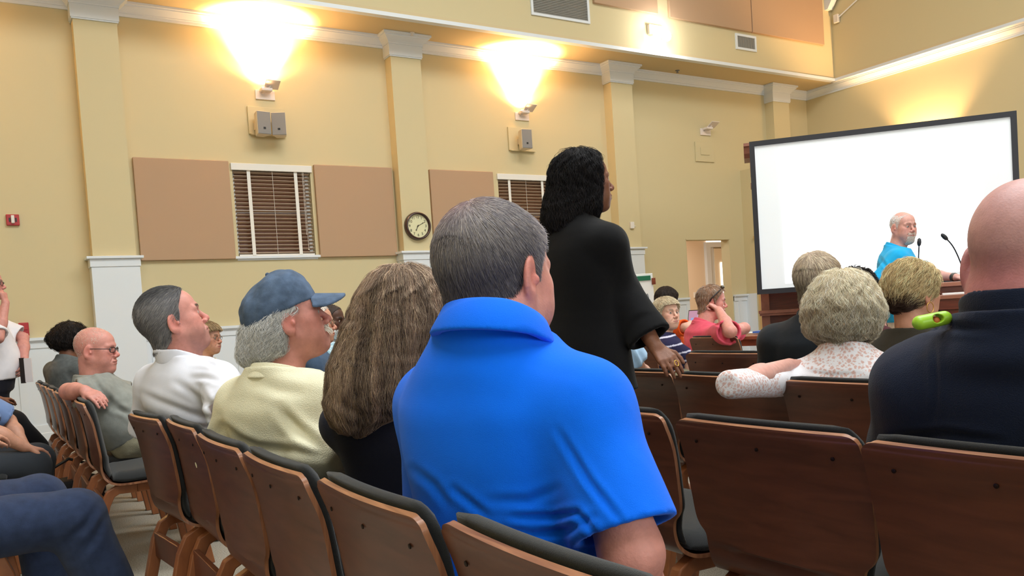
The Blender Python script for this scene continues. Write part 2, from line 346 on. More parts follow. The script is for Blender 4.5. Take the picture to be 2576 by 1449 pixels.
# clock
M_cf = mat('clock_face', (226, 220, 178), .5); M_cr = mat('clock_rim', (58, 32, 28), .3, coat=.4); M_ink = mat('clock_ink', (48, 42, 30), .6)
p = ony(1053, 568, YC-.05); t = empty('wall_clock', (p[0], YC-.001, p[2]), 0, 'round dark brown wall clock with arabic numerals on the column, reading about seven ten', 'clock')
Mx = Matrix.Rotation(math.radians(90), 4, 'X')
rad = .182
MB().lathe([(rad*.8, 0), (rad, 0), (rad*1.0, .03), (rad*.97, .055), (rad*.9, .07), (rad*.83, .06), (rad*.82, .02), (rad*.8, .02)], 48, Mx).out('rim', M_cr, t, smooth=True)
MB().lathe([(rad*.83, .018), (rad*.83, .026)], 48, Mx).out('dial', M_cf, t)
mes = []
for k in range(1, 13):
    a = math.radians(90-30*k); mes.append(text_obj(str(k), .048, Matrix.Translation((math.cos(a)*rad*.63, -.0275, math.sin(a)*rad*.63)) @ Mx, M_ink, 'n', t))
for me in mes: mesh_obj('numeral', [tuple(v.co) for v in me.vertices], [tuple(p.vertices) for p in me.polygons], M_ink, t)
def hand_(ang, L, wd):
    R = Matrix.Translation((0, -.032, 0)) @ Matrix.Rotation(math.radians(ang), 4, 'Y'); return MB().add([tuple(R @ Vector(v)) for v in ((-wd/2, 0, -.015), (wd/2, 0, -.015), (wd*.3, 0, L*.7), (wd*.9, 0, L*.78), (0, 0, L), (-wd*.9, 0, L*.78), (-wd*.3, 0, L*.7))]+[tuple(R @ Vector(v)) for v in ((-wd/2, -.002, -.015), (wd/2, -.002, -.015), (wd*.3, -.002, L*.7), (wd*.9, -.002, L*.78), (0, -.002, L), (-wd*.9, -.002, L*.78), (-wd*.3, -.002, L*.7))], [(6, 5, 4, 3, 2, 1, 0), (7, 8, 9, 10, 11, 12, 13)]+[(i, (i+1) % 7, 7+(i+1) % 7, 7+i) for i in range(7)])
hand_(208, .072, .010).out('hour_hand', M_ink, t); hand_(62, .10, .007).out('minute_hand', M_ink, t)
MB().lathe([(.008, .028), (.008, .038)], 16, Mx).out('hub', M_ink, t)
# small wall things
p = ony(1588, 567, YC); t = empty('door_chime_box', (p[0], YC-.001, p[2]), 0, 'small white box with a side knob on the column behind the standing woman', 'wall box')
MB().box((-.035, -.035, -.05), (.035, 0, .05)).out('housing', M_whitep, t, bevel=.006); MB().tube([(.035, -.02, -.015), (.06, -.02, -.015)], .008, 8).out('knob', M_whitep, t)
p = P(2072, 50); t = empty('ceiling_sensor', (XU-.02, YU-.12, p[2]), 0, 'small white box with a thin rod near the upper wall corner, at the top right', 'sensor')
MB().box((-.05, -.05, -.07), (.01, .04, .07)).out('housing', M_whitep, t, bevel=.008); MB().tube([(-.01, -.05, .02), (-.01, -1.6, .72)], .012, 8).out('rod', M_white, t)
p = P(2080, 8)
struct('trim_truss', MB().prism([(YU, 5.95), (YU-.06, 5.95), (YU-.16, 6.10), (YU-1.9, 7.0), (YU-1.9, 7.25), (YU, 6.4)], 0, XU-.18, XU-.05), M_white)
# emergency spot light on the upper wall
M_spot = mat('spot_glow', (255, 255, 255), .3, emit=(255, 252, 246), estr=40)
p = ony(1660, 80, YU-.1); t = empty('emergency_light', (p[0], YU-.001, p[2]), 0, 'glaring white emergency light on the upper wall left of the small grille', 'emergency light')
MB().box((-.16, -.06, -.03), (.12, 0, .11)).out('housing', M_whitep, t, bevel=.01)
for sx in (-.08, .09):
    MB().lathe([(.03, 0), (.06, .07), (.065, .08), (.06, .085)], 20, Matrix.Translation((sx, -.05, -.02)) @ Matrix.Rotation(math.radians(115), 4, 'X')).out('lamp_head', M_whitep, t, smooth=True)
    MB().sphere((sx, -.135, -.055), (.085, .045, .080), 20, 10).out('bulb', M_spot, t, smooth=True)  # glowing bulb swollen to the size of the glare around the lamp
l = bpy.data.lights.new('emergency_lamp', 'POINT'); l.energy = 18; l.color = (1, .98, .94); l.shadow_soft_size = .05
lo = bpy.data.objects.new('emergency_lamp', l); COL.objects.link(lo); lo.location = (p[0], YU-.3, p[2]-.05)
# sprinkler / detector heads in the soffit
for px, py in ((1036, 82), (1704, 177)):
    p = onz(px, py, ZS); prop(MB().lathe([(.035, 0), (.035, -.006), (.012, -.012), (.012, -.03), (.022, -.032), (.022, -.036)], 16).out('ceiling_sprinkler', M_grey if px > 1500 else M_whitep, None, loc=(p[0], p[1], ZS-.001)), 'dark sprinkler head in the soffit above the unlit sconce' if px > 1500 else 'pale sprinkler cap in the soffit near the clock column capital', 'sprinkler')
# ================================================================ chairs
def wood(name, c1, c2, rough=.35, coat=.3, sc=(3, 40, 3)):
    m = bpy.data.materials.new(name); m.use_nodes = True; nt = m.node_tree; L = nt.links; b = nt.nodes['Principled BSDF']
    tc = nd(nt, 'ShaderNodeTexCoord'); mp = nd(nt, 'ShaderNodeMapping'); mp.inputs['Scale'].default_value = sc; L.new(tc.outputs['Object'], mp.inputs['Vector'])
    n = nd(nt, 'ShaderNodeTexNoise', Scale=3, Detail=6, Distortion=.6); L.new(mp.outputs['Vector'], n.inputs['Vector'])
    r = nd(nt, 'ShaderNodeValToRGB'); r.color_ramp.elements[0].position = .3; r.color_ramp.elements[0].color = (*lin(c1), 1); r.color_ramp.elements[1].position = .7; r.color_ramp.elements[1].color = (*lin(c2), 1)
    L.new(n.outputs['Fac'], r.inputs['Fac']); L.new(r.outputs['Color'], b.inputs['Base Color']); b.inputs['Roughness'].default_value = rough; b.inputs['Coat Weight'].default_value = coat; b.inputs['Coat Roughness'].default_value = .3
    return m
M_shell = wood('chair_plywood', (84, 48, 34), (104, 60, 42), .34, .25, (2, 2, 14))
M_edge = wood('plywood_edge', (112, 68, 46), (168, 116, 82), .4, .2, (30, 2, 2))
M_leg = wood('chair_leg_wood', (128, 74, 42), (156, 96, 56), .45, .2, (6, 6, 2))
M_rail = wood('chair_rail_wood', (88, 46, 28), (108, 60, 38), .45, .2)
M_cush = mat('black_cushion', (40, 41, 42), .95, spec=.15, bump=.3, bscale=700, sheen=.2)
M_bolt = mat('bolt', (40, 26, 20), .4, metal=.6)
CP_ = [(0, .84, .196), (.0005, .8385, .208), (.001, .835, .217), (.003, .828, .224), (.006, .815, .228), (.028, .75, .230), (.042, .66, .226), (.049, .60, .222), (.050, .575, .212), (.051, .555, .196), (.053, .52, .192), (.066, .482, .194), (.10, .455, .205), (.16, .447, .215), (.30, .452, .225), (.44, .462, .225), (.465, .455, .215)]
def smooth_path(p, n=4):
    out = []
    for i in range(len(p)-1):
        p0, p1, p2, p3 = p[max(i-1, 0)], p[i], p[i+1], p[min(i+2, len(p)-1)]
        for k in range(n):
            t = k/n; out.append(tuple(.5*(2*b+(c-a)*t+(2*a-5*b+4*c-d)*t*t+(3*b-a-3*c+d)*t**3) for a, b, c, d in zip(p0, p1, p2, p3)))
    return out+[p[-1]]
def sheet(path, th, nu=10, corner=.035, curve=.012, edge=None, bev=0):
    # plywood sheet swept along the side profile; returns V, F, material index (1 = edge)
    V = []; F = []; mi = []; L = len(path)
    for s in (0, 1):
        for i, (x, z, w) in enumerate(path):
            a = path[max(i-1, 0)]; b = path[min(i+1, L-1)]; tx, tz = b[0]-a[0], b[1]-a[1]; l = math.hypot(tx, tz) or 1; nx, nz = -tz/l, tx/l   # forward/up side
            nx, nz = (-tz/l, tx/l); 
            if i == 0: w = w-corner*.75
            for j in range(nu+1):
                y = w*(2*j/nu-1); e = abs(2*j/nu-1)
                bow = curve*(1-e*e)
                dz = -corner*.5*max(0, (e-.8)/.2)**2 if i == 0 else 0
                V.append((x-nx*th*s*-1-bow*(1 if i < L*.6 else 0), y, z+nz*th*s+dz))
    N = nu+1; o = L*N
    for i in range(L-1):
        for j in range(nu):
            a = i*N+j; F.append((a, a+1, a+N+1, a+N)); mi.append(0); F.append((o+a, o+a+N, o+a+N+1, o+a+1)); mi.append(0)
    for i in range(L-1):
        for j in (0, nu):
            a = i*N+j; F.append((a, a+N, o+a+N, o+a) if j == 0 else (a, o+a, o+a+N, a+N)); mi.append(1)
    for j in range(nu):
        F.append((j, o+j, o+j+1, j+1)); mi.append(1); a = (L-1)*N+j; F.append((a, a+1, o+a+1, o+a)); mi.append(1)
    return V, F, mi
def make_chair():
    t = empty('auditorium_chair')
    V, Fq, mi = sheet(smooth_path(CP_), .010, corner=0)
    o = mesh_obj('shell', V, Fq, None, t, True, mats=[M_shell, M_edge], midx=mi)
    bm = bmesh.new(); bm.from_mesh(o.data); bmesh.ops.recalc_face_normals(bm, faces=bm.faces); bm.to_mesh(o.data); bm.free()
    for e in (o.modifiers.new('es', 'EDGE_SPLIT'),): e.split_angle = math.radians(35)
    # cushions
    def pad(name, pts, th, z=None):
        path = smooth_path(pts); V = []; F = []; L = len(path); nu = 12; N = nu+1
        for s in (0, 1):
            for i, (x, zz, w) in enumerate(path):
                a = path[max(i-1, 0)]; b = path[min(i+1, L-1)]; tx, tz = b[0]-a[0], b[1]-a[1]; l = math.hypot(tx, tz) or 1; nx, nz = -tz/l, tx/l
                ee = min(1, min(i, L-1-i)/3.0); 
                for j in range(N):
                    u = 2*j/nu-1; e = abs(u); t_ = th*(.35+.65*math.sqrt(max(0, 1-max(0, (e-.75)/.25)**2)))*(.4+.6*math.sqrt(ee))
                    bow = .012*(1-e*e)*(1 if i < L*.6 and name == 'back_cushion' else 0)
                    V.append((x-nx*-1*t_*s-bow, u*w, zz+nz*t_*s))
        o_ = L*N
        for i in range(L-1):
            for j in range(nu): a = i*N+j; F.append((a, a+1, a+N+1, a+N)); F.append((o_+a, o_+a+N, o_+a+N+1, o_+a+1))
        for i in range(L-1):
            for j in (0, nu): a = i*N+j; F.append((a, a+N, o_+a+N, o_+a) if j == 0 else (a, o_+a, o_+a+N, a+N))
        for j in range(nu): F.append((j, o_+j, o_+j+1, j+1)); a = (L-1)*N+j; F.append((a, a+1, o_+a+1, o_+a))
        q = mesh_obj(name, V, F, M_cush, t, True); bm = bmesh.new(); bm.from_mesh(q.data); bmesh.ops.recalc_face_normals(bm, faces=bm.faces); bm.to_mesh(q.data); bm.free(); return q
    pad('back_cushion', [(.014, .852, .200), (.030, .81, .222), (.043, .74, .226), (.056, .65, .222), (.063, .60, .218), (.066, .57, .205), (.069, .53, .198), (.085, .49, .198)], .027)
    pad('seat_cushion', [(.10, .474, .20), (.16, .463, .212), (.30, .468, .222), (.43, .478, .222), (.462, .472, .21)], .045)
    for s in (-1, 1):
        y = s*.175
        for nm, pts in (('rear_leg', [(.20, .425), (.12, .428), (.085, .41), (.06, .36), (-.03, 0)]), ('front_leg', [(.20, .425), (.38, .432), (.42, .415), (.44, .36), (.50, 0)])):
            m = MB(); w = .017; d = .021; P_ = pts; V = []
            for i, (x, z) in enumerate(P_):
                a = P_[max(i-1, 0)]; b = P_[min(i+1, len(P_)-1)]; tx, tz = b[0]-a[0], b[1]-a[1]; l = math.hypot(tx, tz); nx, nz = -tz/l*d, tx/l*d
                V += [(x+nx, y-w, z+nz), (x-nx, y-w, z-nz), (x-nx, y+w, z-nz), (x+nx, y+w, z+nz)]
            if True:
                V[-4:] = [(v[0], v[1], 0.0) for v in V[-4:]]
            n = len(P_); F = [(4*i+k, 4*i+(k+1) % 4, 4*i+4+(k+1) % 4, 4*i+4+k) for i in range(n-1) for k in range(4)]+[(3, 2, 1, 0), (4*n-4, 4*n-3, 4*n-2, 4*n-1)]
            m.add(V, F).out(nm, M_leg, t, bevel=.004)
    MB().box((.045, -.16, .30), (.065, .16, .39)).out('rear_stretcher', M_rail, t, bevel=.003)
    MB().box((.425, -.16, .33), (.445, .16, .40)).out('front_stretcher', M_rail, t, bevel=.003)
    for y in (-.17, 0, .17):
        x = .008-.012*(1-(y/.225)**2)
        MB().lathe([(.0042, 0), (.0042, .0018), (.002, .0024)], 10, Matrix.Translation((x+.006, y, .79)) @ Matrix.Rotation(math.radians(-95), 4, 'Y')).out('bolt', M_bolt, t)
    return t
def dup(root, loc, rz, label, group=None, sy=1.0):
    r = root.copy(); COL.objects.link(r); r.location = loc; r.rotation_euler = (0, 0, rz); r.scale = (1, sy, 1); r['label'] = label
    if group: r['group'] = group
    for ch in list(root.children):
        c = ch.copy(); COL.objects.link(c); c.parent = r
    return r
chair0 = make_chair(); chair0['category'] = 'chair'; _used = []
def chair(x, y, label, group, w=.46, rz=0, z=0):
    if not _used:
        _used.append(1); chair0.location = (x, y, z); chair0.rotation_euler = (0, 0, rz); chair0.scale = (1, w/.46, 1); chair0['label'] = label; chair0['group'] = group; return chair0
    return dup(chair0, (x, y, z), rz, label, group, w/.46)
g1 = 'wooden chairs in the row along the lower left'
chair(.425, 3.20, 'wooden chair with black cushion, right beside the aisle, under the white polo man', g1, .42, math.radians(6))
chair(.475, 2.80, 'wooden chair behind the man in the white polo, second from the aisle', g1, .48)
chair(.465, 2.235, 'wooden chair back directly behind the man in the blue cap', g1, .49)
chair(.47, 1.755, 'wooden chair back between the capped man and the woman with long hair', g1, .46)
chair(.485, 1.275, 'wooden chair back behind the long haired woman, left of the blue shirted man', g1, .45)
chair(.505, .80, 'wooden chair back behind the man in the bright blue polo, cut by the bottom edge', g1, .47)
g2 = 'wooden chairs past the aisle on the far left'
lb = ['wooden chair with black seat cushion under the man in the grey polo, nearest the aisle', 'wooden chair just beyond the one of the man in grey polo', 'third wooden chair beyond the aisle at far left', 'fourth wooden chair beyond the aisle at far left', 'fifth wooden chair beyond the aisle, under the dark haired woman', 'last wooden chair at the wall end of the far left row']
for k in range(6): chair(.318-.013*k, 4.42+.535*k, lb[k], g2, .49)
g3 = 'wooden chairs in the empty second row at lower right'
chair(1.40, 1.80, 'empty wooden chair in second row, right beside the blue sleeve', g3, .49)
chair(1.385, 1.245, 'empty wooden chair in second row, whole back showing, in the middle of the lower right', g3, .51)
chair(1.355, .72, 'wooden chair in second row at the lower right corner, behind the navy shirted man', g3, .50)
chair(1.34, .20, 'wooden chair at the right end of the second row, cut by the photo edge', g3, .50)
g4 = 'wooden chairs in the third row at right'
chair(2.29, 2.735, 'wooden chair in third row, right of the black trousers of the standing woman', g4, .52)
chair(2.24, 2.15, 'empty wooden chair in third row, with a lace covered elbow over its top', g4, .54)
chair(2.20, 1.59, 'wooden chair in third row, under the woman in white lace', g4, .54)
chair(2.17, 1.03, 'wooden chair in third row hidden behind the navy shirted man', g4, .54)
g5 = 'wooden chairs in the fourth row at right'
chair(3.22, 3.09, 'empty wooden chair in fourth row, in front of the pink shirted man', g5, .55)
chair(3.17, 2.50, 'wooden chair in fourth row under the man in the black shirt', g5, .52)
chair(3.12, 1.95, 'wooden chair in fourth row under the short haired blonde woman', g5, .50)
pp = onz(1647, 866, .84); chair(pp[0], pp[1]+.27, 'wooden chair behind the standing woman, with light blue cloth against it', g5, .50)
pp = at(1791, 836, 6.28); chair(pp[0], pp[1], 'wooden chair holding the man in the pink polo shirt', 'chairs near the front table', .50, z=0)
# ================================================================ screen and front
M_sbk = mat('screen_frame', (26, 26, 34), .5); M_scr = mat('screen_cloth', (222, 226, 228), .8, emit=(205, 210, 216), estr=.24)  # cloth around the projected image is given a faint glow of its own
M_prj = mat('projected_light', (255, 255, 255), .8, emit=(250, 251, 255), estr=2.2)
S0 = at(1905, 741, 8.2); SU = Vector((.663, -.748, 0)).normalized(); SN = Vector((-.748, -.663, 0)).normalized()
def SM(off=0): return Matrix(((SU.x, SN.x, 0, S0[0]+SN.x*off), (SU.y, SN.y, 0, S0[1]+SN.y*off), (0, 0, 1, 0), (0, 0, 0, 1)))
t = empty('projection_screen', (S0[0], S0[1], 0), 0, 'large projection screen with black frame, glowing white, behind the standing speaker', 'projection screen')
rz = math.atan2(SU.y, SU.x); t.rotation_euler = (0, 0, rz)
# local axes: x along the screen, y away from the room (-normal), z up
W_, Z0, Z1, fr = 2.325, 1.152, 2.652, .048
MB().box((0, -.02, Z0), (W_, .03, Z0+fr)).box((0, -.02, Z1-fr), (W_, .03, Z1)).box((0, -.02, Z0+fr), (fr, .03, Z1-fr)).box((W_-fr, -.02, Z0+fr), (W_, .03, Z1-fr)).out('frame', M_sbk, t)
MB().box((fr, -.004, Z0+fr), (W_-fr, .004, Z1-fr)).out('screen_surface', M_scr, t)
MB().box((.272, -.008, 1.24), (2.008, -.0045, 2.55)).out('projected_image', M_prj, t)
for x in (.95, W_-.25): MB().box((x-.03, .03, 0), (x+.03, .07, Z1-.1)).box((x-.03, -.25, 0), (x+.03, .35, .04)).out('leg', M_sbk, t)
M_dw = wood('dais_wood', (74, 30, 22), (104, 44, 30), .35, .3, (2, 2, 20)); M_dw2 = wood('dais_wood_light', (128, 78, 62), (150, 96, 76), .4, .2)
t = empty('wooden_backdrop', (S0[0]-SN.x*.40, S0[1]-SN.y*.40, 0), rz, 'tall dark red wooden cabinet with crown moulding standing behind the projection screen', 'wooden cabinet')
x0 = .015
MB().box((x0+.06, 0, 0), (2.1, .25, 2.55)).box((x0, -.02, 2.0), (2.14, .26, 2.56)).out('panel', M_dw, t)
MB().prism([(-.02, 2.56), (-.06, 2.60), (-.08, 2.66), (-.10, 2.67), (-.10, 2.70), (.30, 2.70), (.30, 2.56)], 0, x0-.07, 2.2).box((x0-.02, -.05, 2.27), (2.16, .26, 2.30)).box((x0-.015, -.04, 2.40), (2.15, .26, 2.53)).out('crown_moulding', M_dw2, t)
MB().box((x0+.02, -.05, 0), (x0+.10, .2, 2.0)).box((x0+.015, -.055, 0), (x0+.11, .2, .14)).out('pilaster', M_dw2, t)
MB().box((x0-.01, -.16, .955), (2.14, .0, .985)).box((x0, -.13, .93), (2.14, 0, .955)).out('ledge', M_dw2, t)
# table with things
pa, pb = onz(1560, 856, .775), onz(1950, 843, .775); dv = Vector((pb[0]-pa[0], pb[1]-pa[1], 0)); Lt = dv.length; rzt = math.atan2(dv.y, dv.x)
M_tw = wood('table_wood', (110, 52, 34), (140, 74, 50), .3, .3)
t = empty('long_table', (pa[0], pa[1], 0), rzt, 'long reddish wood table beyond the pink shirted man', 'table')
MB().box((0, 0, .74), (Lt, .6, .775)).out('tabletop', M_tw, t, bevel=.006); MB().box((.03, .05, .68), (Lt-.03, .07, .74)).out('apron', M_tw, t)
for x in (.1, Lt-.1):
    for y in (.08, .52): MB().box((x-.03, y-.03, 0), (x+.03, y+.03, .74)).out('leg', M_tw, t)
M_paper = mat('paper', (236, 238, 240), .8); M_blue = mat('blue_folder', (70, 110, 190), .6)
q = onz(1893, 836, .78); prop(MB().box((-.3, -.11, 0), (.22, .11, .006)).out('paper_sheet', M_paper, None, loc=(q[0], q[1], .776)), 'white papers lying on the table right of the pink shirted man', 'paper').rotation_euler = (0, 0, rzt)
q = onz(1926, 837, .78); prop(MB().box((-.10, -.10, 0), (.14, .10, .018)).out('blue_folder', M_blue, None, loc=(q[0]+.02, q[1], .783)), 'blue and white leaflet on the table near the black shirted man', 'leaflet').rotation_euler = (0, 0, rzt)
q = onz(1757, 826, .776); t = empty('laptop', (q[0], q[1], .776), rzt+math.radians(-4), 'open laptop with lit screen on the table behind the pink shirted man', 'laptop')
MB().box((-.17, -.22, 0), (.17, .0, .015)).out('keyboard_base', M_grey, t, bevel=.003)
R = Matrix.Translation((0, 0, .012)) @ Matrix.Rotation(math.radians(-14), 4, 'X')
m = MB().box((-.17, -.004, 0), (.17, .008, .235), R); m.out('lid', M_black, t, bevel=.003)
def emat(n, c, s=.9): return mat(n, (10, 10, 10), .5, emit=c, estr=s)
m = MB(); m.box((-.158, -.007, .012), (.158, -.0045, .223), R); sc_ = m.out('display', emat('display_pink', (200, 150, 175)), t)
MB().box((-.12, -.009, .03), (.158, -.0072, .13), R).out('window_pane', emat('display_blue', (150, 175, 225)), sc_)
MB().box((-.02, -.009, .13), (.158, -.0072, .16), R).out('window_pane', emat('display_lilac', (190, 200, 235)), sc_)
MB().box((-.05, -.0105, .05), (.04, -.0095, .06), R).out('text_line', M_black, sc_)
# flip chart
q0 = at(1641, 687, 9.0); t = empty('flip_chart', (q0[0], q0[1], 0), math.radians(-48), 'white flip chart with a green top strip behind the black sleeve', 'flip chart')
zt = q0[2]; R = Matrix.Translation((0, 0, zt)) @ Matrix.Rotation(math.radians(12), 4, 'X')
MB().box((-.70, -.02, -.95), (0, 0, 0), R).out('pad', mat('pad_paper', (240, 242, 240), .7), t)
MB().box((-.66, -.03, -.07), (-.02, -.02, -.02), R).out('green_strip', mat('green_strip', (30, 110, 80), .6), t)
MB().box((-.01, -.035, -.12), (.03, .0, -.05), R).out('clip', M_tw, t)
for a, b in (((-.62, .05, zt-.1), (-.72, -.08, 0)), ((-.08, .05, zt-.1), (.02, -.08, 0)), ((-.35, .08, zt-.1), (-.35, .25, 0))): MB().tube([a, b], .014, 8).out('leg', M_grey, t)
# lectern
q = at(2345, 712, 6.35); t = empty('lectern', (q[0], q[1], 0), math.radians(-58), 'dark wooden lectern desk with papers, in front of the turquoise shirted speaker', 'lectern')
hz = q[2]
MB().box((0, -.06, hz-.035), (1.0, .42, hz)).out('top_board', M_dw2, t, bevel=.006)
MB().box((.02, -.03, .08), (.98, .38, hz-.035)).out('body', M_dw, t, bevel=.004); MB().box((.0, -.05, 0), (1.0, .4, .08)).out('plinth', M_dw, t)
MB().box((0, -.34, hz-.125), (1.0, -.03, hz-.095)).out('lower_shelf', M_dw2, t, bevel=.004); MB().box((.04, -.30, .0), (.96, -.03, hz-.2)).box((0, -.33, hz-.2), (1, -.03, hz-.125)).out('shelf_front', M_dw, t)
c = Matrix.Translation(t.location) @ Matrix.Rotation(math.radians(-58), 4, 'Z')
def lp(x, y, z): v = c @ Vector((x, y, z)); return (v.x, v.y, v.z)
o = prop(MB().box((-.14, -.10, 0), (.14, .10, .012)).out('paper_stack', M_paper, None, loc=lp(.20, -.19, hz-.094)), 'white paper lying on the lectern shelf right of the short haired blonde woman', 'paper'); o.rotation_euler = (0, 0, math.radians(-58))
M_mic = mat('microphone_black', (20, 24, 34), .5)
def mic(p0, p1, head, d, lab):
    a, b = at(*p0, d), at(*p1, d); base = Vector((b[0], b[1], 0)); 
    t = empty('gooseneck_microphone', tuple(b), 0, lab, 'microphone', 'gooseneck microphones at the lectern')
    A = Vector(a)-Vector(b); pts = []
    for k in range(13):
        u = k/12; pts.append((A.x*u, A.y*u, A.z*u+.045*math.sin(math.pi*u)*(1 if abs(A.x)+abs(A.y) > .05 else 0)))
    MB().tube(pts, .0055, 8).out('gooseneck', M_mic, t, smooth=True); e = pts[-1]
    dr = (Vector(pts[-1])-Vector(pts[-2])).normalized()
    MB().lathe([(.007, -.01), (.014, .0), (.017, .02), (.014, .045), (.006, .055)], 16, Matrix.Translation(e) @ dr.to_track_quat('Z', 'Y').to_matrix().to_4x4()).out('mic_head', M_mic, t, smooth=True)
    MB().lathe([(.028, -.02), (.028, 0), (.012, .008)], 16).out('mic_base', M_mic, t)
mic((2381, 601), (2427, 690), 0, 6.3, 'gooseneck microphone rising right of the speaker, bent towards him')
mic((2312, 616), (2308, 716), 0, 6.75, 'gooseneck microphone behind the beard of the speaker')
# dotted bag between the chair legs at the far left
q = onz(212, 1300, 0.0); q = at(214, 1190, 5.3)
t = empty('handbag', (q[0]-.10, q[1]-.25, 0), .3, 'black bag with small white dots on the floor between the far left chair legs', 'bag')
m = MB(); b_ = MB().box((-.17, -.11, 0), (.17, .11, .30)); b_.out('bag_body', mat('black_cloth', (20, 18, 20), .9), t, bevel=.03, seg=3)
m = MB()
for i in range(6):
    for j in range(5): m.sphere((-.14+.055*i+(.02 if j % 2 else 0), -.112, .04+.052*j), (.009, .004, .009), 8, 5)
for i in range(4):
    for j in range(5): m.sphere((-.172, -.08+.055*i, .04+.052*j), (.004, .009, .009), 8, 5)
m.out('white_dots', M_whitep, t)['kind'] = 'stuff'
MB().tube([(-.1, 0, .29), (-.09, 0, .38), (0, 0, .42), (.09, 0, .38), (.1, 0, .29)], .01, 8).out('handle', mat('black_strap', (16, 16, 16), .6), t, smooth=True)
# ================================================================ smooth implicit surfaces -> one continuous mesh
def V3(*a): return np.array(a, float)
def smin(a, b, k):
    h = np.clip(.5+.5*(b-a)/k, 0, 1); return b*(1-h)+a*h-k*h*(1-h)
def smax(a, b, k): return -smin(-a, -b, k)
def ell(P, c, r, R=None):
    q = P-np.asarray(c); 
    if R is not None: q = q@R
    r = np.asarray(r); k0 = np.sqrt(((q/r)**2).sum(-1)); k1 = np.sqrt(((q/(r*r))**2).sum(-1))+1e-9
    return k0*(k0-1)/k1
def cap(P, a, b, ra, rb, flat=None):
    a = np.asarray(a, float); b = np.asarray(b, float); ab = b-a; l2 = ab@ab+1e-12; t = np.clip(((P-a)@ab)/l2, 0, 1); q = P-a-t[..., None]*ab
    if flat is not None:   # (axis, factor): squash along an axis
        ax, fc = flat; ax = np.asarray(ax, float); c = q@ax; q = q+(c*(1/fc-1))[..., None]*ax
        return (np.sqrt((q*q).sum(-1))-(ra+(rb-ra)*t))*min(1, fc*1.15)
    return np.sqrt((q*q).sum(-1))-(ra+(rb-ra)*t)
def rbox(P, c, h, r, R=None):
    q = P-np.asarray(c)
    if R is not None: q = q@R
    q = np.abs(q)-np.asarray(h)+r; return np.sqrt((np.maximum(q, 0)**2).sum(-1))+np.minimum(q.max(-1), 0)-r
class Loft:
    # stacked super-elliptic sections along a line: rows = (z, cx, cy, half width(y), half depth(x))
    def __init__(s, rows, pw=2.5):
        r = np.array(sorted(rows)); s.pw = pw; z = np.linspace(r[0, 0], r[-1, 0], 160); T = np.stack([z]+[np.interp(z, r[:, 0], r[:, k]) for k in range(1, 5)], 1)
        for k in range(1, 5):
            for _ in range(2): q = np.pad(T[:, k], 5, mode='edge'); T[:, k] = np.convolve(q, np.ones(11)/11, 'valid')
        s.r = T
    def __call__(s, L):
        z = L[..., 2]; R = s.r; g = lambda k: np.interp(z, R[:, 0], R[:, k]); cx, cy, w, d = g(1), g(2), g(3), g(4)
        k = (np.abs((L[..., 1]-cy)/w)**s.pw+np.abs((L[..., 0]-cx)/d)**s.pw)**(1/s.pw)
        dd = (k-1)*np.minimum(w, d)*.9
        ez = np.maximum(z-R[-1, 0], R[0, 0]-z); return np.where(ez > 0, np.sqrt(np.maximum(dd, 0)**2+ez**2), np.maximum(dd, ez))
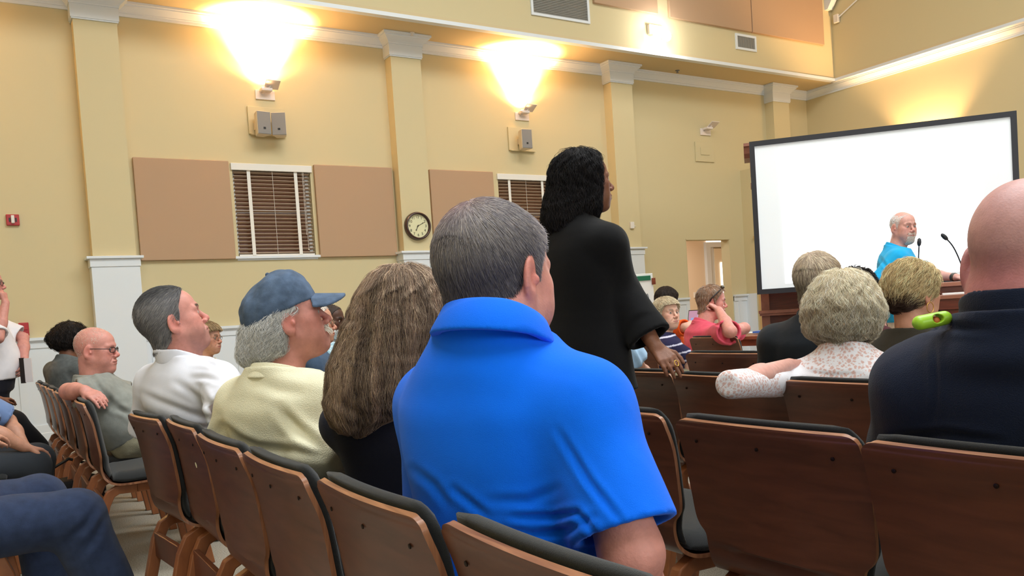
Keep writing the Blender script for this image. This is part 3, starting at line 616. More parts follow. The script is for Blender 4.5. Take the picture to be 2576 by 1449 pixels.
def nets(f, lo, hi, h, blk=10):
    # surface nets over the blocks that the surface crosses
    lo = np.asarray(lo, float); hi = np.asarray(hi, float); nb = np.maximum(1, np.ceil((hi-lo)/(h*blk)).astype(int)); n = nb*blk+1
    cb = np.stack(np.meshgrid(*[np.arange(k) for k in nb], indexing='ij'), -1).reshape(-1, 3); cc = lo+(cb+.5)*blk*h
    dc = f(cc); rad = blk*h*.5*1.75*1.45
    D = np.ones(n, np.float32)
    far = np.sign(dc)
    for b, s_ in zip(cb, far):
        if s_ < 0: D[b[0]*blk:b[0]*blk+blk+1, b[1]*blk:b[1]*blk+blk+1, b[2]*blk:b[2]*blk+blk+1] = -1
    act = np.abs(dc) < rad; ab = cb[act]
    g = np.stack(np.meshgrid(*[np.arange(blk+1)]*3, indexing='ij'), -1).reshape(-1, 3)
    for i in range(0, len(ab), 96):
        bb = ab[i:i+96]; idx = (bb[:, None]*blk+g[None]).reshape(-1, 3); d = f(lo+idx*h); D[idx[:, 0], idx[:, 1], idx[:, 2]] = d
    # keep the outside border closed
    D[0] = np.maximum(D[0], 1e-4); D[-1] = np.maximum(D[-1], 1e-4); D[:, 0] = np.maximum(D[:, 0], 1e-4); D[:, -1] = np.maximum(D[:, -1], 1e-4); D[:, :, 0] = np.maximum(D[:, :, 0], 1e-4); D[:, :, -1] = np.maximum(D[:, :, -1], 1e-4)
    S = D < 0; c = n-1
    corners = [(i, j, k) for i in (0, 1) for j in (0, 1) for k in (0, 1)]
    cnt = sum(S[i:i+c[0], j:j+c[1], k:k+c[2]].astype(np.int8) for i, j, k in corners)
    cell = (cnt > 0) & (cnt < 8); ci = np.argwhere(cell); vid = -np.ones(c, np.int64); vid[cell] = np.arange(len(ci))
    acc = np.zeros((len(ci), 3)); w = np.zeros(len(ci))
    dv = [D[ci[:, 0]+i, ci[:, 1]+j, ci[:, 2]+k] for i, j, k in corners]
    for a in range(8):
        for b in range(a+1, 8):
            A, B = corners[a], corners[b]
            if sum(abs(x-y) for x, y in zip(A, B)) != 1: continue
            da, db = dv[a], dv[b]; m = (da < 0) != (db < 0); t = np.where(m, da/(da-db+1e-12), 0)
            p = np.array(A)+t[:, None]*(np.array(B)-np.array(A)); acc += np.where(m[:, None], p, 0); w += m
    V = lo+(ci+acc/w[:, None])*h
    Fs = []
    for ax in range(3):
        u, v = (ax+1) % 3, (ax+2) % 3
        sl0 = [slice(1, None)]*3; sl1 = [slice(1, None)]*3; sl0[ax] = slice(0, -1)
        A = S[tuple(slice(0, -1) if k == ax else slice(1, -1) for k in range(3))]; B = S[tuple(slice(1, None) if k == ax else slice(1, -1) for k in range(3))]
        e = np.argwhere(A != B); 
        if not len(e): continue
        fl = A[e[:, 0], e[:, 1], e[:, 2]]; base = e.copy(); base[:, u] += 1; base[:, v] += 1
        def vi(du, dv_):
            q = base.copy(); q[:, u] -= du; q[:, v] -= dv_; return vid[q[:, 0], q[:, 1], q[:, 2]]
        q = np.stack([vi(1, 1), vi(0, 1), vi(0, 0), vi(1, 0)], 1); q[~fl] = q[~fl][:, ::-1]; Fs.append(q)
    Fc = np.concatenate(Fs); Fc = Fc[(Fc >= 0).all(1)]
    return V, Fc
def grad(f, P, e=.0015):
    d = np.stack([f(P+np.eye(3)[k]*e)-f(P-np.eye(3)[k]*e) for k in range(3)], -1); return d/(np.linalg.norm(d, axis=-1, keepdims=True)+1e-9)
def rotm(yaw, pitch=0, roll=0):
    # columns = local x (forward), y (left), z (up); pitch > 0 looks up, roll > 0 leans to its right
    cy, sy = math.cos(yaw), math.sin(yaw); cp, sp = math.cos(pitch), math.sin(pitch); cr, sr = math.cos(roll), math.sin(roll)
    Z = np.array([[cy, -sy, 0], [sy, cy, 0], [0, 0, 1]]); Y = np.array([[cp, 0, -sp], [0, 1, 0], [sp, 0, cp]]); X = np.array([[1, 0, 0], [0, cr, -sr], [0, sr, cr]])
    return Z@Y@X
# ---------------------------------------------------------------- head
def head_core(L, o):
    fat = o.get('fat', 0)
    d = ell(L, (-.010, 0, .035), (.097, .077, .089))
    d = smin(d, ell(L, (.045, 0, .045), (.045, .058, .048)), .03)
    d = smin(d, ell(L, (.028, 0, -.03), (.060, .058+fat*.006, .082)), .03)
    return d
def head_sdf(L, o, fine=True):
    L = L.copy(); L[..., 1] = np.abs(L[..., 1]); fat = o.get('fat', 0); fem = o.get('fem', 0)
    d = head_core(L, o); J = lambda *a: a
    d = smin(d, cap(L, (-.005, .050+fat*.006, -.048), (.058, .020, -.098), .017+fat*.006, .013), .032)
    d = smin(d, ell(L, (.077-.004*fem, 0, -.098), (.019, .024, .016)), .022)
    d = smin(d, ell(L, (.028, 0, -.088-fat*.012), (.048+fat*.006, .040+fat*.006, .026+fat*.008)), .035)
    d = smin(d, ell(L, (.060, .044, -.012), (.024, .020, .018)), .028)
    d = smin(d, ell(L, (.055, .036+fat*.004, -.052), (.030, .022+fat*.006, .032)), .03)
    d = smin(d, ell(L, (.078, 0, -.060), (.024, .028, .028)), .024)
    if not fine: d = smin(d, cap(L, (.090, 0, .010), (.112, 0, -.026), .008, .012), .012)
    else:
        d = smin(d, cap(L, (.078, .044, .022), (.091, .012, .026), .010, .011), .014)
        d = smax(d, -ell(L, (.104, .032, .004), (.018, .019, .012)), .014)
        ns = o.get('nose', 1)
        d = smin(d, cap(L, (.088, 0, .014), (.088+.024*ns, 0, -.022), .0075, .009), .012)
        d = smin(d, ell(L, (.088+.023*ns, 0, -.028), (.012, .0115, .0105)), .008)
        d = smin(d, ell(L, (.101, .0135, -.034), (.011, .0085, .0085)), .006)
        d = smax(d, -ell(L, (.103, .008, -.044), (.006, .004, .004)), .004)
        d = smin(d, ell(L, (.0765, .032, .005), (.0155, .0165, .0125)), .006)
        d = smax(d, -ell(L, (.094, .032, .0035), (.010, .0125, .0040)), .003)
        d = smin(d, ell(L, (.0985, 0, -.0585), (.0085, .022, .0055)), .006)
        d = smin(d, ell(L, (.0970, 0, -.0690), (.0095, .018, .0065)), .006)
        d = smax(d, -cap(L, (.1085, 0, -.0633), (.094, .024, -.0645), .0022, .0015), .003)
        d = smax(d, -cap(L, (.098, .019, -.036), (.084, .034, -.062), .0015, .0015), .010)
    # ears
    er = rotm(0, math.radians(-12)); c = V3(-.006, .080, -.002)
    Rz = np.array([[math.cos(.42), math.sin(.42), 0], [-math.sin(.42), math.cos(.42), 0], [0, 0, 1]])
    R = Rz@er
    es = o.get('ear', 1.12); L0 = L; L = c+(L-c)/es+V3(0, -.002, .003)*(es-1)*5
    e = ell(L, c, (.0195, .0075, .033), R); e = smin(e, ell(L, c+V3(.002, -.003, -.026), (.009, .007, .011)), .008)
    if fine:
        e = smax(e, -ell(L, c+V3(.004, .0085, .000), (.0105, .0065, .019), R), .004)
        e = smax(e, -ell(L, c+V3(-.0035, .0095, .006), (.010, .0035, .023), R), .003)
        e = smin(e, ell(L, c+V3(.012, .001, -.004), (.005, .006, .007)), .005)
    return smin(d, e*es, .007)
def hairline(x, kind='m'):
    xs, zs = {'m': ([-.12, -.09, -.06, -.035, -.020, -.008, .008, .014, .022, .030, .045, .062, .075, .10], [-.088, -.084, -.066, -.040, -.010, .030, .032, .002, -.004, .022, .048, .076, .094, .10]),
              'bald': ([-.12, .2], [9, 9])}[kind]
    return np.interp(x, xs, zs)
# ---------------------------------------------------------------- hands: palm, four bent fingers of different length, a thumb
def hand_prims(w, fwd, nrm, side, curl=.5, s=1.0, spread=.1, thumb=.6):
    """w wrist, fwd finger direction, nrm back-of-hand direction, side=+1 if the thumb lies along cross(fwd,nrm)"""
    f = fwd/np.linalg.norm(fwd); n = nrm-f*(nrm@f); n = n/np.linalg.norm(n); t = np.cross(f, n)*side
    pr = []; 
    pal0 = w+f*.012*s; pal1 = w+f*.075*s
    for k, (o, l) in enumerate(((.030, .072), (.010, .080), (-.010, .075), (-.029, .060))):
        k0 = pal1+t*o*s+f*(.004-.006*abs(k-1.3))*s
        pr.append(('c', w+t*o*.55*s+f*.01*s, k0, .013*s, .0105*s, .012))
        c = curl if hasattr(curl, '__len__') is False else curl[k]
        dr = f+t*o*spread*12*.2; dr = dr/np.linalg.norm(dr); ang = c*.8; p = k0; seg = (.45, .30, .25)
        for j in range(3):
            dd = dr*math.cos(ang)-n*math.sin(ang); q = p+dd*l*seg[j]*s; pr.append(('c', p, q, (.0092-.0008*j)*s, (.0086-.0010*j)*s, .0035)); p = q; ang += c*(.95 if j == 0 else .6)
    b = w+f*.022*s+t*.020*s-n*.006*s; m = b+(f*.55+t*.75*thumb-n*.35)*.042*s; e = m+(f*.85+t*.25*thumb-n*.35)*.030*s; e2 = e+(f*.95-n*.3)*.022*s
    pr += [('c', b, m, .0135*s, .0105*s, .012), ('c', m, e, .0105*s, .0092*s, .004), ('c', e, e2, .0092*s, .0078*s, .004)]
    return pr
def eval_prims(P, pr, d=None):
    for q in pr:
        if q[0] == 'c': v = cap(P, q[1], q[2], q[3], q[4], q[6] if len(q) > 6 else None)
        elif q[0] == 'e': v = ell(P, q[1], q[2], q[6] if len(q) > 6 else None)
        k = q[5] if q[0] == 'c' else q[5]
        d = v if d is None else smin(d, v, k)
    return d
# ---------------------------------------------------------------- strands of hair, all in one mesh
def strand_mesh(P, r0, r1, col, S3=3):
    # P: N x K x 3 points, col N x 3
    N, K, _ = P.shape; T = np.empty_like(P); T[:, 1:-1] = P[:, 2:]-P[:, :-2]; T[:, 0] = P[:, 1]-P[:, 0]; T[:, -1] = P[:, -1]-P[:, -2]; T /= np.linalg.norm(T, axis=-1, keepdims=True)+1e-9
    ref = np.where(np.abs(T[..., 2:3]) < .9, np.array([0, 0, 1.]), np.array([1., 0, 0])); U = np.cross(T, ref); U /= np.linalg.norm(U, axis=-1, keepdims=True)+1e-9; W = np.cross(T, U)
    rad = (r0+(r1-r0)*np.linspace(0, 1, K)**1.5)[None, :, None]
    V = np.stack([P+rad*(U*math.cos(a)+W*math.sin(a)) for a in [2*math.pi*k/S3 for k in range(S3)]], 2)   # N K S3 3
    idx = np.arange(N*K*S3).reshape(N, K, S3); F = []
    for k in range(S3):
        k2 = (k+1) % S3; F.append(np.stack([idx[:, :-1, k], idx[:, :-1, k2], idx[:, 1:, k2], idx[:, 1:, k]], -1).reshape(-1, 4))
    return V.reshape(-1, 3), np.concatenate(F), np.repeat(col, K*S3, 0)
def grow(f, roots, dirs, L, K, flow, lift=.15, clear=.001, wav=0, wfreq=30, seed=1, follow=True, grav=0):
    """march strands from roots; flow(P, t) gives the wanted direction; they slide over the surface f"""
    rng = np.random.default_rng(seed); N = len(roots); P = np.empty((N, K, 3)); P[:, 0] = roots; d = dirs.copy(); st = (L/(K-1))[:, None]; ph = rng.uniform(0, 6.28, (N, 1)); ph2 = rng.uniform(0, 6.28, (N, 1))
    off = rng.uniform(0, 1, N)
    for k in range(1, K):
        p = P[:, k-1]; g = flow(p, k/(K-1)); d = d*.45+g*.55; 
        if follow:
            n = grad(f, p, .002); dn = (d*n).sum(-1, keepdims=True); d = d-n*np.minimum(dn, 0)*.98-n*np.maximum(dn, 0)*(1-lift)
            if wav:
                s_ = np.cross(n, d); gw = wav*min(1.5, .25+1.6*k/K); q = gw*np.sin(ph+wfreq*st*k); d = d+s_*q+n*gw*.45*np.sin(ph2+wfreq*1.15*st*k)
        d = d/(np.linalg.norm(d, axis=-1, keepdims=True)+1e-9); q = p+d*st
        if follow:
            v = f(q); n = grad(f, q, .002); tgt = clear[0]+(clear[1]-clear[0])*off if hasattr(clear, '__len__') else clear
            q = q+n*np.where(v < tgt, tgt-v, 0)[:, None]-n*np.where(v > tgt+.006, (v-tgt-.006)*.6, 0)[:, None]
        P[:, k] = q
    return P
# ================================================================ people
M_skin = mat('skin', (200, 150, 130), .5, attr=True, sss=.12, var=.10, vscale=55, bump=.12, bscale=260, spec=.35)
M_hair = mat('hair', (60, 50, 45), .65, attr=True, spec=.2)
M_eye = mat('eyeball', (230, 225, 220), .15, attr=True)
M_gl = mat('spectacle_frame', (30, 24, 28), .3); M_glm = mat('spectacle_wire', (150, 130, 110), .3, metal=.8)
M_lens = mat('spectacle_lens', (235, 240, 240), .05, trans=1)
M_shoe = mat('black_shoe', (24, 22, 22), .4); M_gold = mat('gold', (214, 170, 90), .25, metal=1)
def cloth(name, c, bump=.25, bs=500, rough=.9, var=.06, vs=9): return mat(name, c, rough, spec=.15, bump=bump, bscale=bs, var=var, vscale=vs, sheen=.08)
def vnorm(V, Fc):
    n = np.zeros_like(V); a = np.cross(V[Fc[:, 2]]-V[Fc[:, 0]], V[Fc[:, 3]]-V[Fc[:, 1]])
    for k in range(4): np.add.at(n, Fc[:, k], a)
    return n/(np.linalg.norm(n, axis=1, keepdims=True)+1e-12)
def projv(V):
    d = V-CP; z = d@_f; return np.stack([CX+F*(d@_r2)/z, CY-F*(d@_u2)/z], 1)
def apply_folds(V, Fc, lines, scale=1.0):
    if not lines: return V
    n = vnorm(V, Fc); q = projv(V); facing = ((V-CP)*n).sum(1) < 0; disp = np.zeros(len(V))
    for wd, amp, pts in lines:
        best = np.full(len(V), 1e9); tt = np.zeros(len(V)); L = sum(math.dist(a, b) for a, b in zip(pts[:-1], pts[1:])); acc = 0
        for a, b in zip(pts[:-1], pts[1:]):
            a = np.array(a, float); b = np.array(b, float); ab = b-a; l = np.linalg.norm(ab); t = np.clip(((q-a)@ab)/(l*l), 0, 1); d = np.linalg.norm(q-a-t[:, None]*ab, axis=1)
            m = d < best; best[m] = d[m]; tt[m] = (acc+t[m]*l)/L; acc += l
        e = np.sin(np.pi*np.clip(tt*.92+.06, 0, 1))**.6
        disp += amp*e*(-np.exp(-(best/wd)**2)+.55*np.exp(-((best-2.0*wd)/(wd*1.1))**2))
    return V+n*(disp*facing*scale)[:, None]
def wrinkle(V, Fc, amp, freq, seed=0, aniso=(1, 1, 1)):
    rng = np.random.default_rng(seed); n = vnorm(V, Fc); d = np.zeros(len(V))
    for k in range(7):
        w = rng.normal(size=3)*freq*(.6+.25*k)*np.array(aniso); d += np.sin(V@w+rng.uniform(0, 6.28)+1.2*np.sin(V@(w[[1, 2, 0]]*.6)+k))/(1+.5*k)
    return V+n*(amp*d/2.2)[:, None]
def sphere_eye(c, Rh, r, gaze, iris, parent):
    # rings around the gaze axis
    g = Rh@rotm(gaze[0], gaze[1])[:, 0]; u = np.cross(g, [0, 0, 1.]); u /= np.linalg.norm(u); w = np.cross(u, g); V = [c+g*r]; C = [(.01, .01, .01)]; F_ = []; angs = [.16, .17, .40, .42, .8, 1.3, 2.0, 2.7]; n = 16
    cols = [(.01, .01, .01), lin(iris), lin(iris), (.42, .36, .33), (.42, .36, .33), (.38, .28, .25), (.5, .3, .3), (.5, .3, .3)]
    for a, cc in zip(angs, cols):
        for k in range(n): t = 2*math.pi*k/n; V.append(c+r*(g*math.cos(a)+(u*math.cos(t)+w*math.sin(t))*math.sin(a))); C.append(cc)
    F_ = [(0, 1+k, 1+(k+1) % n) for k in range(n)]+[(1+i*n+k, 1+(i+1)*n+k, 1+(i+1)*n+(k+1) % n, 1+i*n+(k+1) % n) for i in range(len(angs)-1) for k in range(n)]
    mesh_obj('eye', V, F_, M_eye, parent, True, col=np.array(C))
SKIN = {'pink': (206, 154, 142), 'red': (202, 140, 128), 'tan': (194, 142, 118), 'olive': (178, 128, 100), 'brown': (120, 78, 58), 'dark': (84, 56, 44), 'pale': (216, 170, 150), 'mauve': (190, 132, 126)}
def person(o):
    s = o.get('s', 1.0); Hc = at(*o['px'], o['d']); v = ray(*o['px']); pv = math.atan2(v[1], v[0])
    fh = pv-math.radians(o['th']); fb = pv-math.radians(o.get('tb', o['th'])); Rh = rotm(fh, math.radians(o.get('pitch', 0)), math.radians(o.get('roll', 0))); lean = math.radians(o.get('lean', 7))
    Rb = rotm(fb, lean, math.radians(o.get('broll', 0))); Ry = rotm(fb)
    nb = o.get('nb', (-.045, 0, -.145)); N = Hc+Ry@V3(*nb)*s
    loc = V3(*o['root']) if 'root' in o else V3(N[0], N[1], 0)
    o['Hc'], o['Rh'], o['Rb'], o['Ry'], o['N'] = Hc, Rh, Rb, Ry, N
    W = lambda *a: N+Rb@V3(*a)              # torso frame to world
    B = lambda P: (P-N)@Rb
    bw, bd = o.get('bw', 1.0), o.get('bd', 1.0)
    stand = o.get('stand', False); seatz = o.get('seat', .60)
    tl = (N[2]-seatz)/math.cos(lean)/1.0 if not stand else .56*s
    o['tl'] = tl; k = tl/.52
    belly = o.get('belly', 0)
    sl = o.get('slope', 1.0)
    rows = [(.05*s, -.004, 0, .055*bw, .055), (.0, -.006, 0, .072*bw, .066), (-.03*sl, -.012, 0, .118*bw, .082*bd), (-.062*sl, -.014, 0, .155*bw, .096*bd), (-.11*k, -.012, 0, .172*bw, .110*bd), (-.19*k, -.004, 0, .172*bw, .120*bd), (-.28*k, .004+belly*.3, 0, .165*bw, (.118+belly*.5)*bd), (-.38*k, .010+belly*.6, 0, (.158+belly*.5)*bw, (.115+belly)*bd), (-.47*k, .010+belly*.5, 0, (.170+belly*.4)*bw, (.120+belly*.7)*bd), (-.54*k, .01, 0, .175*bw, .120*bd), (-.62*k, .01, 0, .165*bw, .105*bd)]
    nk_ = (.058+o.get('fat', 0)*.006)*s*o.get('nk', 1.0)
    rows = [(z, cx, cy, max(w, nk_+e), max(d, nk_+e*.8)) for (z, cx, cy, w, d), e in zip(rows, [.0, .004, .034]+[0]*9)]
    if 'rows' in o: rows = o['rows'](rows, k)
    tor = Loft(rows, 2.4)
    sh = o.get('sw', .178)*bw; ar = o.get('ar', 1.0)
    J = {}
    for sd, nm in ((-1, 'R'), (1, 'L')):
        S = W(*(o.get('sh'+nm) or (-.012, sd*sh, -.085*sl))); E_, Wr = o.get(nm, (None, None))[:2] if nm in o else (None, None)
        if E_ is None: E_ = S+Ry@V3(.06, sd*.05, -.28)*s; Wr = (E_+Ry@V3(.22, -sd*.06, -.02)*s) if not stand else E_+Ry@V3(.04, 0, -.25)*s
        J[nm] = (S, np.asarray(E_, float), np.asarray(Wr, float))
    o['J'] = J
    # ---- legs
    hipz = W(.02, 0, -tl)[2] if not stand else N[2]-.56*s
    pel = W(.0, 0, -tl); legs = {}
    for sd, nm in ((-1, 'R'), (1, 'L')):
        if 'leg'+nm in o: legs[nm] = [np.asarray(q, float) for q in o['leg'+nm]]; continue
        if stand: h = pel+Ry@V3(0, sd*.085, 0); legs[nm] = [h, V3(h[0], h[1], h[2]*.52)+Ry@V3(.02, 0, 0), V3(h[0], h[1], .08), V3(h[0], h[1], .035)+Ry@V3(.16, sd*.02, 0)]
        else: h = pel+Ry@V3(.03, sd*.09, -.015); kn = V3(h[0], h[1], .545)+Ry@V3(.40, sd*.04, 0); an = V3(kn[0], kn[1], .09)+Ry@V3(-.02, 0, 0); legs[nm] = [h, kn, an, V3(an[0], an[1], .035)+Ry@V3(.16, 0, 0)]
    o['legs'] = legs
    # ---- the body itself
    nk = (.058+o.get('fat', 0)*.006)*s*o.get('nk', 1.0); n0 = Hc+Rh@V3(-.022+o.get('nkx', 0), 0, -.055)*s; n1 = N+Rb@V3(.0, 0, -.03)
    def hd(P): return head_sdf(((P-Hc)@Rh)/s, o, o.get('fine', True))*s
    def neck(P, r=nk): return cap(P, n0, n1, r, r*1.06)
    def f_head(P): 
        d = smin(hd(P), neck(P), .022*s)
        for q in o.get('neckextra', []): d = smin(d, cap(P, n0+Rh@V3(*q[0]), n0+Rh@V3(*q[1]), q[2], q[2]), .02)
        return smax(d, (N[2]-.03)-P[..., 2], .004)
    hp = []; arms = []
    for nm in ('R', 'L'):
        S, E_, Wr = J[nm]
        arms += [('c', S, E_, .048*ar, .040*ar, .03), ('c', E_, E_*.55+Wr*.45, .040*ar, .040*ar, .02), ('c', E_*.6+Wr*.4, Wr, .040*ar, .027*ar, .02)]
        h = o.get('hand'+nm)
        f_ = (Wr-E_)/np.linalg.norm(Wr-E_)
        if h is None: h = dict(fwd=f_, nrm=V3(0, 0, 1))
        hp += hand_prims(Wr, np.asarray(h['fwd'], float), np.asarray(h['nrm'], float), h.get('side', 1 if nm == 'R' else -1), h.get('curl', .45), h.get('s', 1.0)*s*1.0, h.get('spread', .1), h.get('thumb', .6))
    core = Loft([(r[0], r[1], r[2], r[3]-.016, r[4]-.016) for r in rows], 2.4)
    lp = []
    lr = o.get('lr', 1.0)
    for nm in ('R', 'L'):
        h, kn, an, toe = legs[nm]; lp += [('c', h, kn, .070*lr, .052*lr, .03), ('c', kn, an, .050*lr, .034*lr, .02), ('c', an, toe, .034, .026, .02)]
    def f_body(P):
        d = smin(core(B(P)), neck(P), .02); d = smax(d, P[..., 2]-(N[2]-.028), .003); d = smin(d, eval_prims(P, arms+lp), .03); return smin(d, eval_prims(P, hp), .012)
    hh = o.get('hh', .0035); hb = o.get('hb', .008)
    a = Hc-.17*s; b = Hc+.17*s; a[2] = N[2]-.05
    V1, F1 = nets(f_head, a, b, hh)
    pts = np.array([J[n][i] for n in ('R', 'L') for i in range(3)]+[q for n in ('R', 'L') for q in legs[n]]+[N, pel]); lo = pts.min(0)-.2; hi = pts.max(0)+.2; lo[2] = max(lo[2], -.02)
    V2, F2 = nets(f_body, lo, hi, hb)
    sk = np.array(lin(SKIN[o.get('skin', 'pink')] if isinstance(o.get('skin', 'pink'), str) else o['skin'])); L = ((V1-Hc)@Rh)/s; C1 = np.tile(sk, (len(V1), 1)); C2 = np.tile(sk, (len(V2), 1))
    La = L.copy(); La[:, 1] = np.abs(La[:, 1])
    def blob(c, r): return np.exp(-(((La-np.array(c))/np.array(r))**2).sum(1))
    def mixc(C, w, c): w = np.clip(w, 0, 1)[:, None]; return C*(1-w)+np.array(c)*w
    red = sk*np.array([1.05, .68, .66]); 
    C1 = mixc(C1, .7*blob((.11, 0, -.028), (.02, .016, .016))+.55*blob((.065, .045, -.02), (.03, .025, .025))+.6*blob((-.005, .085, 0), (.03, .014, .035)), red)
    lipc = lin(o['lips']) if 'lips' in o else tuple(sk*np.array([.85, .50, .50]))
    C1 = mixc(C1, 1.5*blob((.101, 0, -.0635), (.011, .022, .0085))-.25, lipc)
    C1 = mixc(C1, .45*blob((.085, .032, .004), (.014, .02, .012)), sk*np.array([.6, .45, .45]))
    if o.get('brow'): C1 = mixc(C1, 1.6*np.exp(-((La[:, 2]-.0245-.18*(.03-np.abs(La[:, 1]-.03)))/.0048)**2)*(La[:, 0] > .07)*np.clip((.05-La[:, 1])/.008, 0, 1)*np.clip((La[:, 1]-.012)/.006, 0, 1), lin(o['brow']))
    if o.get('stubble'): C1 = mixc(C1, .5*np.clip((-.035-L[:, 2])/.03, 0, 1)*np.clip((L[:, 0]-.01)/.02, 0, 1), lin(o['stubble']))
    if 'scalp' in o: C1 = mixc(C1, o.get('scalpw', .6)*np.clip((L[:, 2]-hairline(L[:, 0]))/.02, 0, 1)*np.clip((o.get('crownz', .085)-L[:, 2])/.03, 0, 1), lin(o['scalp']))
    if 'headcol' in o: C1 = o['headcol'](C1, L, sk, mixc)
    if 'bodycol' in o: C2 = o['bodycol'](C2, V2, sk, mixc)
    V = np.concatenate([V1, V2])-loc; Fc = np.concatenate([F1, F2+len(V1)])
    root = mesh_obj('person', V, Fc, M_skin, None, True, col=np.concatenate([C1, C2]), loc=loc); prop(root, o['label'], 'person', o.get('group'))
    def add(name, V, Fc, m, parent=root, **k):
        q = mesh_obj(name, V-loc, Fc, m, parent, True, **k); return q
    o['add'], o['rootobj'], o['loc'], o['f_head'], o['V1'], o['F1'], o['L1'] = add, root, loc, f_head, V1, F1, L
    # ---- eyes
    if o.get('fine', True) and not o.get('noeyes'):
        for sy in (-1, 1): sphere_eye(Hc+Rh@(V3(.0795, sy*.032, .0045)*s)-loc, Rh, .0128*s, o.get('gaze', (0, 0)), o.get('iris', (70, 60, 50)), root)
    # ---- shirt
    st = o['shirt']; th = st.get('th', .012); sleeve = st.get('sleeve', 'short'); loose = st.get('loose', .012)
    shell = Loft([(r[0], r[1], r[2], r[3]+th, r[4]+th) for r in rows if r[0] > -st.get('hem', .60)*k], 2.4)
    def f_shirt(P):
        d = shell(B(P))
        for nm, sd in (('R', -1), ('L', 1)):
            S, E_, Wr = J[nm]; r0 = .050*ar+loose*.8
            d = smin(d, cap(P, W(-.012, sd*.06*bw, -.055*sl), S, .052+th, .055*ar+th*.8), .05)
            if sleeve == 'none': continue
            if sleeve == 'short':
                fr = st.get('fr', .80); end = S+(E_-S)*fr; ax = (E_-S)/np.linalg.norm(E_-S); q = cap(P, S, end+ax*.03, .052*ar+th*.9, st.get('er', .047*ar+loose*1.15+.004))
                q = smax(q, (P-end)@ax, .022 if st.get('solid') else .004); q = q if st.get('solid') else smax(q, -smax(cap(P, S, end+ax*.1, .046*ar, st.get('er', 1)*.9 if 'er' in st else .045*ar+loose), -((P-end)@ax+.03), .005), .003)
            else:
                fr = st.get('fr', .93); end = E_+(Wr-E_)*fr; ax = (Wr-E_)/np.linalg.norm(Wr-E_); q = smin(cap(P, S, E_, .052*ar+th*.9, .046*ar+loose), smax(cap(P, E_, end+ax*.02, .046*ar+loose, st.get('cuff', .036)*ar+loose), (P-end)@ax, .004), .02)
            d = smin(d, q, .045 if sleeve != 'none' else .03)
        if 'extra' in st: d = st['extra'](P, d, o)
        up = o.get('neckcut', .004 if st.get('collar') else .02)
        d = smax(d, -cap(P, N+Rb@V3(.0, 0, -.05), n0, nk+.001, nk+.004), .006)
        nz = (P-N-Rb@V3(0, 0, up))@(Rb@rotm(0, math.radians(st.get('vtilt', -18)))[:, 2]); d = smax(d, nz, .006)
        return d
    hs = o.get('hs', .008)
    pts = np.array([J[n][i] for n in ('R', 'L') for i in range(3)]+[N, pel]); 
    Vs, Fs = nets(f_shirt, pts.min(0)-.20, pts.max(0)+.16, hs)
    if st.get('wr', .0): Vs = wrinkle(Vs, Fs, st['wr'], st.get('wf', 28), o.get('seed', 1))
    Vs = apply_folds(Vs, Fs, st.get('folds'))
    colr = st['col'](Vs, o) if 'col' in st else None
    so = add(st.get('name', 'shirt'), Vs, Fs, st['mat'], col=colr); o['f_shirt'] = f_shirt; o['Vs'], o['Fs'] = Vs, Fs
    if st.get('label'): so['label'] = st['label']
    # ---- collar
    if st.get('collar'):
        ch = st.get('ch', .038); c0 = N+Rb@V3(-.004, 0, st.get('cz', -.012)); ax = (n0-c0)/np.linalg.norm(n0-c0); cr = nk+st.get('cr', .010)
        def f_col(P):
            q = cap(P, c0-ax*.05, n0, cr+.024, cr+.001); q = smax(q, -cap(P, c0-ax*.06, n0+ax*.03, cr+.006, cr-.0085), .002)
            front = np.clip(((P-c0)@(Rb[:, 0]))/.06, -1, 1)
            h = (P-c0)@(Rb@rotm(0, math.radians(st.get('ct', -16)))[:, 2]); q = smax(q, h-(ch*(.58-.42*front)), .004); q = smax(q, -(h+.024+st.get('cd', .0)+.008*front), .004)
            vv = .012-np.abs((P-c0)@Rb[:, 1])+.0-.25*np.maximum(0, -h+.02); q = np.where(((P-c0)@Rb[:, 0]) > .03, smax(q, vv, .003), q)
            return q
        a = c0-.13; b = c0+.13; Vc, Fk = nets(f_col, a, b, .0032 if o['d'] < 3 else .0045)
        if len(Vc): add('collar', Vc, Fk, st.get('cmat', st['mat']), parent=so, col=(st['col'](Vc, o) if 'col' in st else None))
    # ---- trousers and shoes
    tr = o.get('trousers', {}); lw = tr.get('loose', .016)
    def f_tr(P):
        d = Loft([(r[0], r[1], r[2], r[3]+.006, r[4]+.006) for r in rows if r[0] < -.44*k], 2.4)(B(P))
        for nm in ('R', 'L'):
            h, kn, an, toe = legs[nm]; d = smin(d, cap(P, h, kn, .074*lr+lw*.5, .054*lr+lw), .04)
            if not tr.get('shorts'): e = kn+(an-kn)*tr.get('len', .97); d = smin(d, smax(cap(P, kn, e, .054*lr+lw, .042*lr+lw), -(P[..., 2]-.05), .004), .03)
        return d
    pts = np.array([q for n in ('R', 'L') for q in legs[n][:3]]+[pel]); Vt, Ft = nets(f_tr, pts.min(0)-.2, pts.max(0)+.24, o.get('ht', .014))
    Vt = wrinkle(Vt, Ft, tr.get('wr', .002), 26, 5); Vt = apply_folds(Vt, Ft, tr.get('folds')); add(tr.get('name', 'trousers'), Vt, Ft, tr.get('mat', M_trdark))
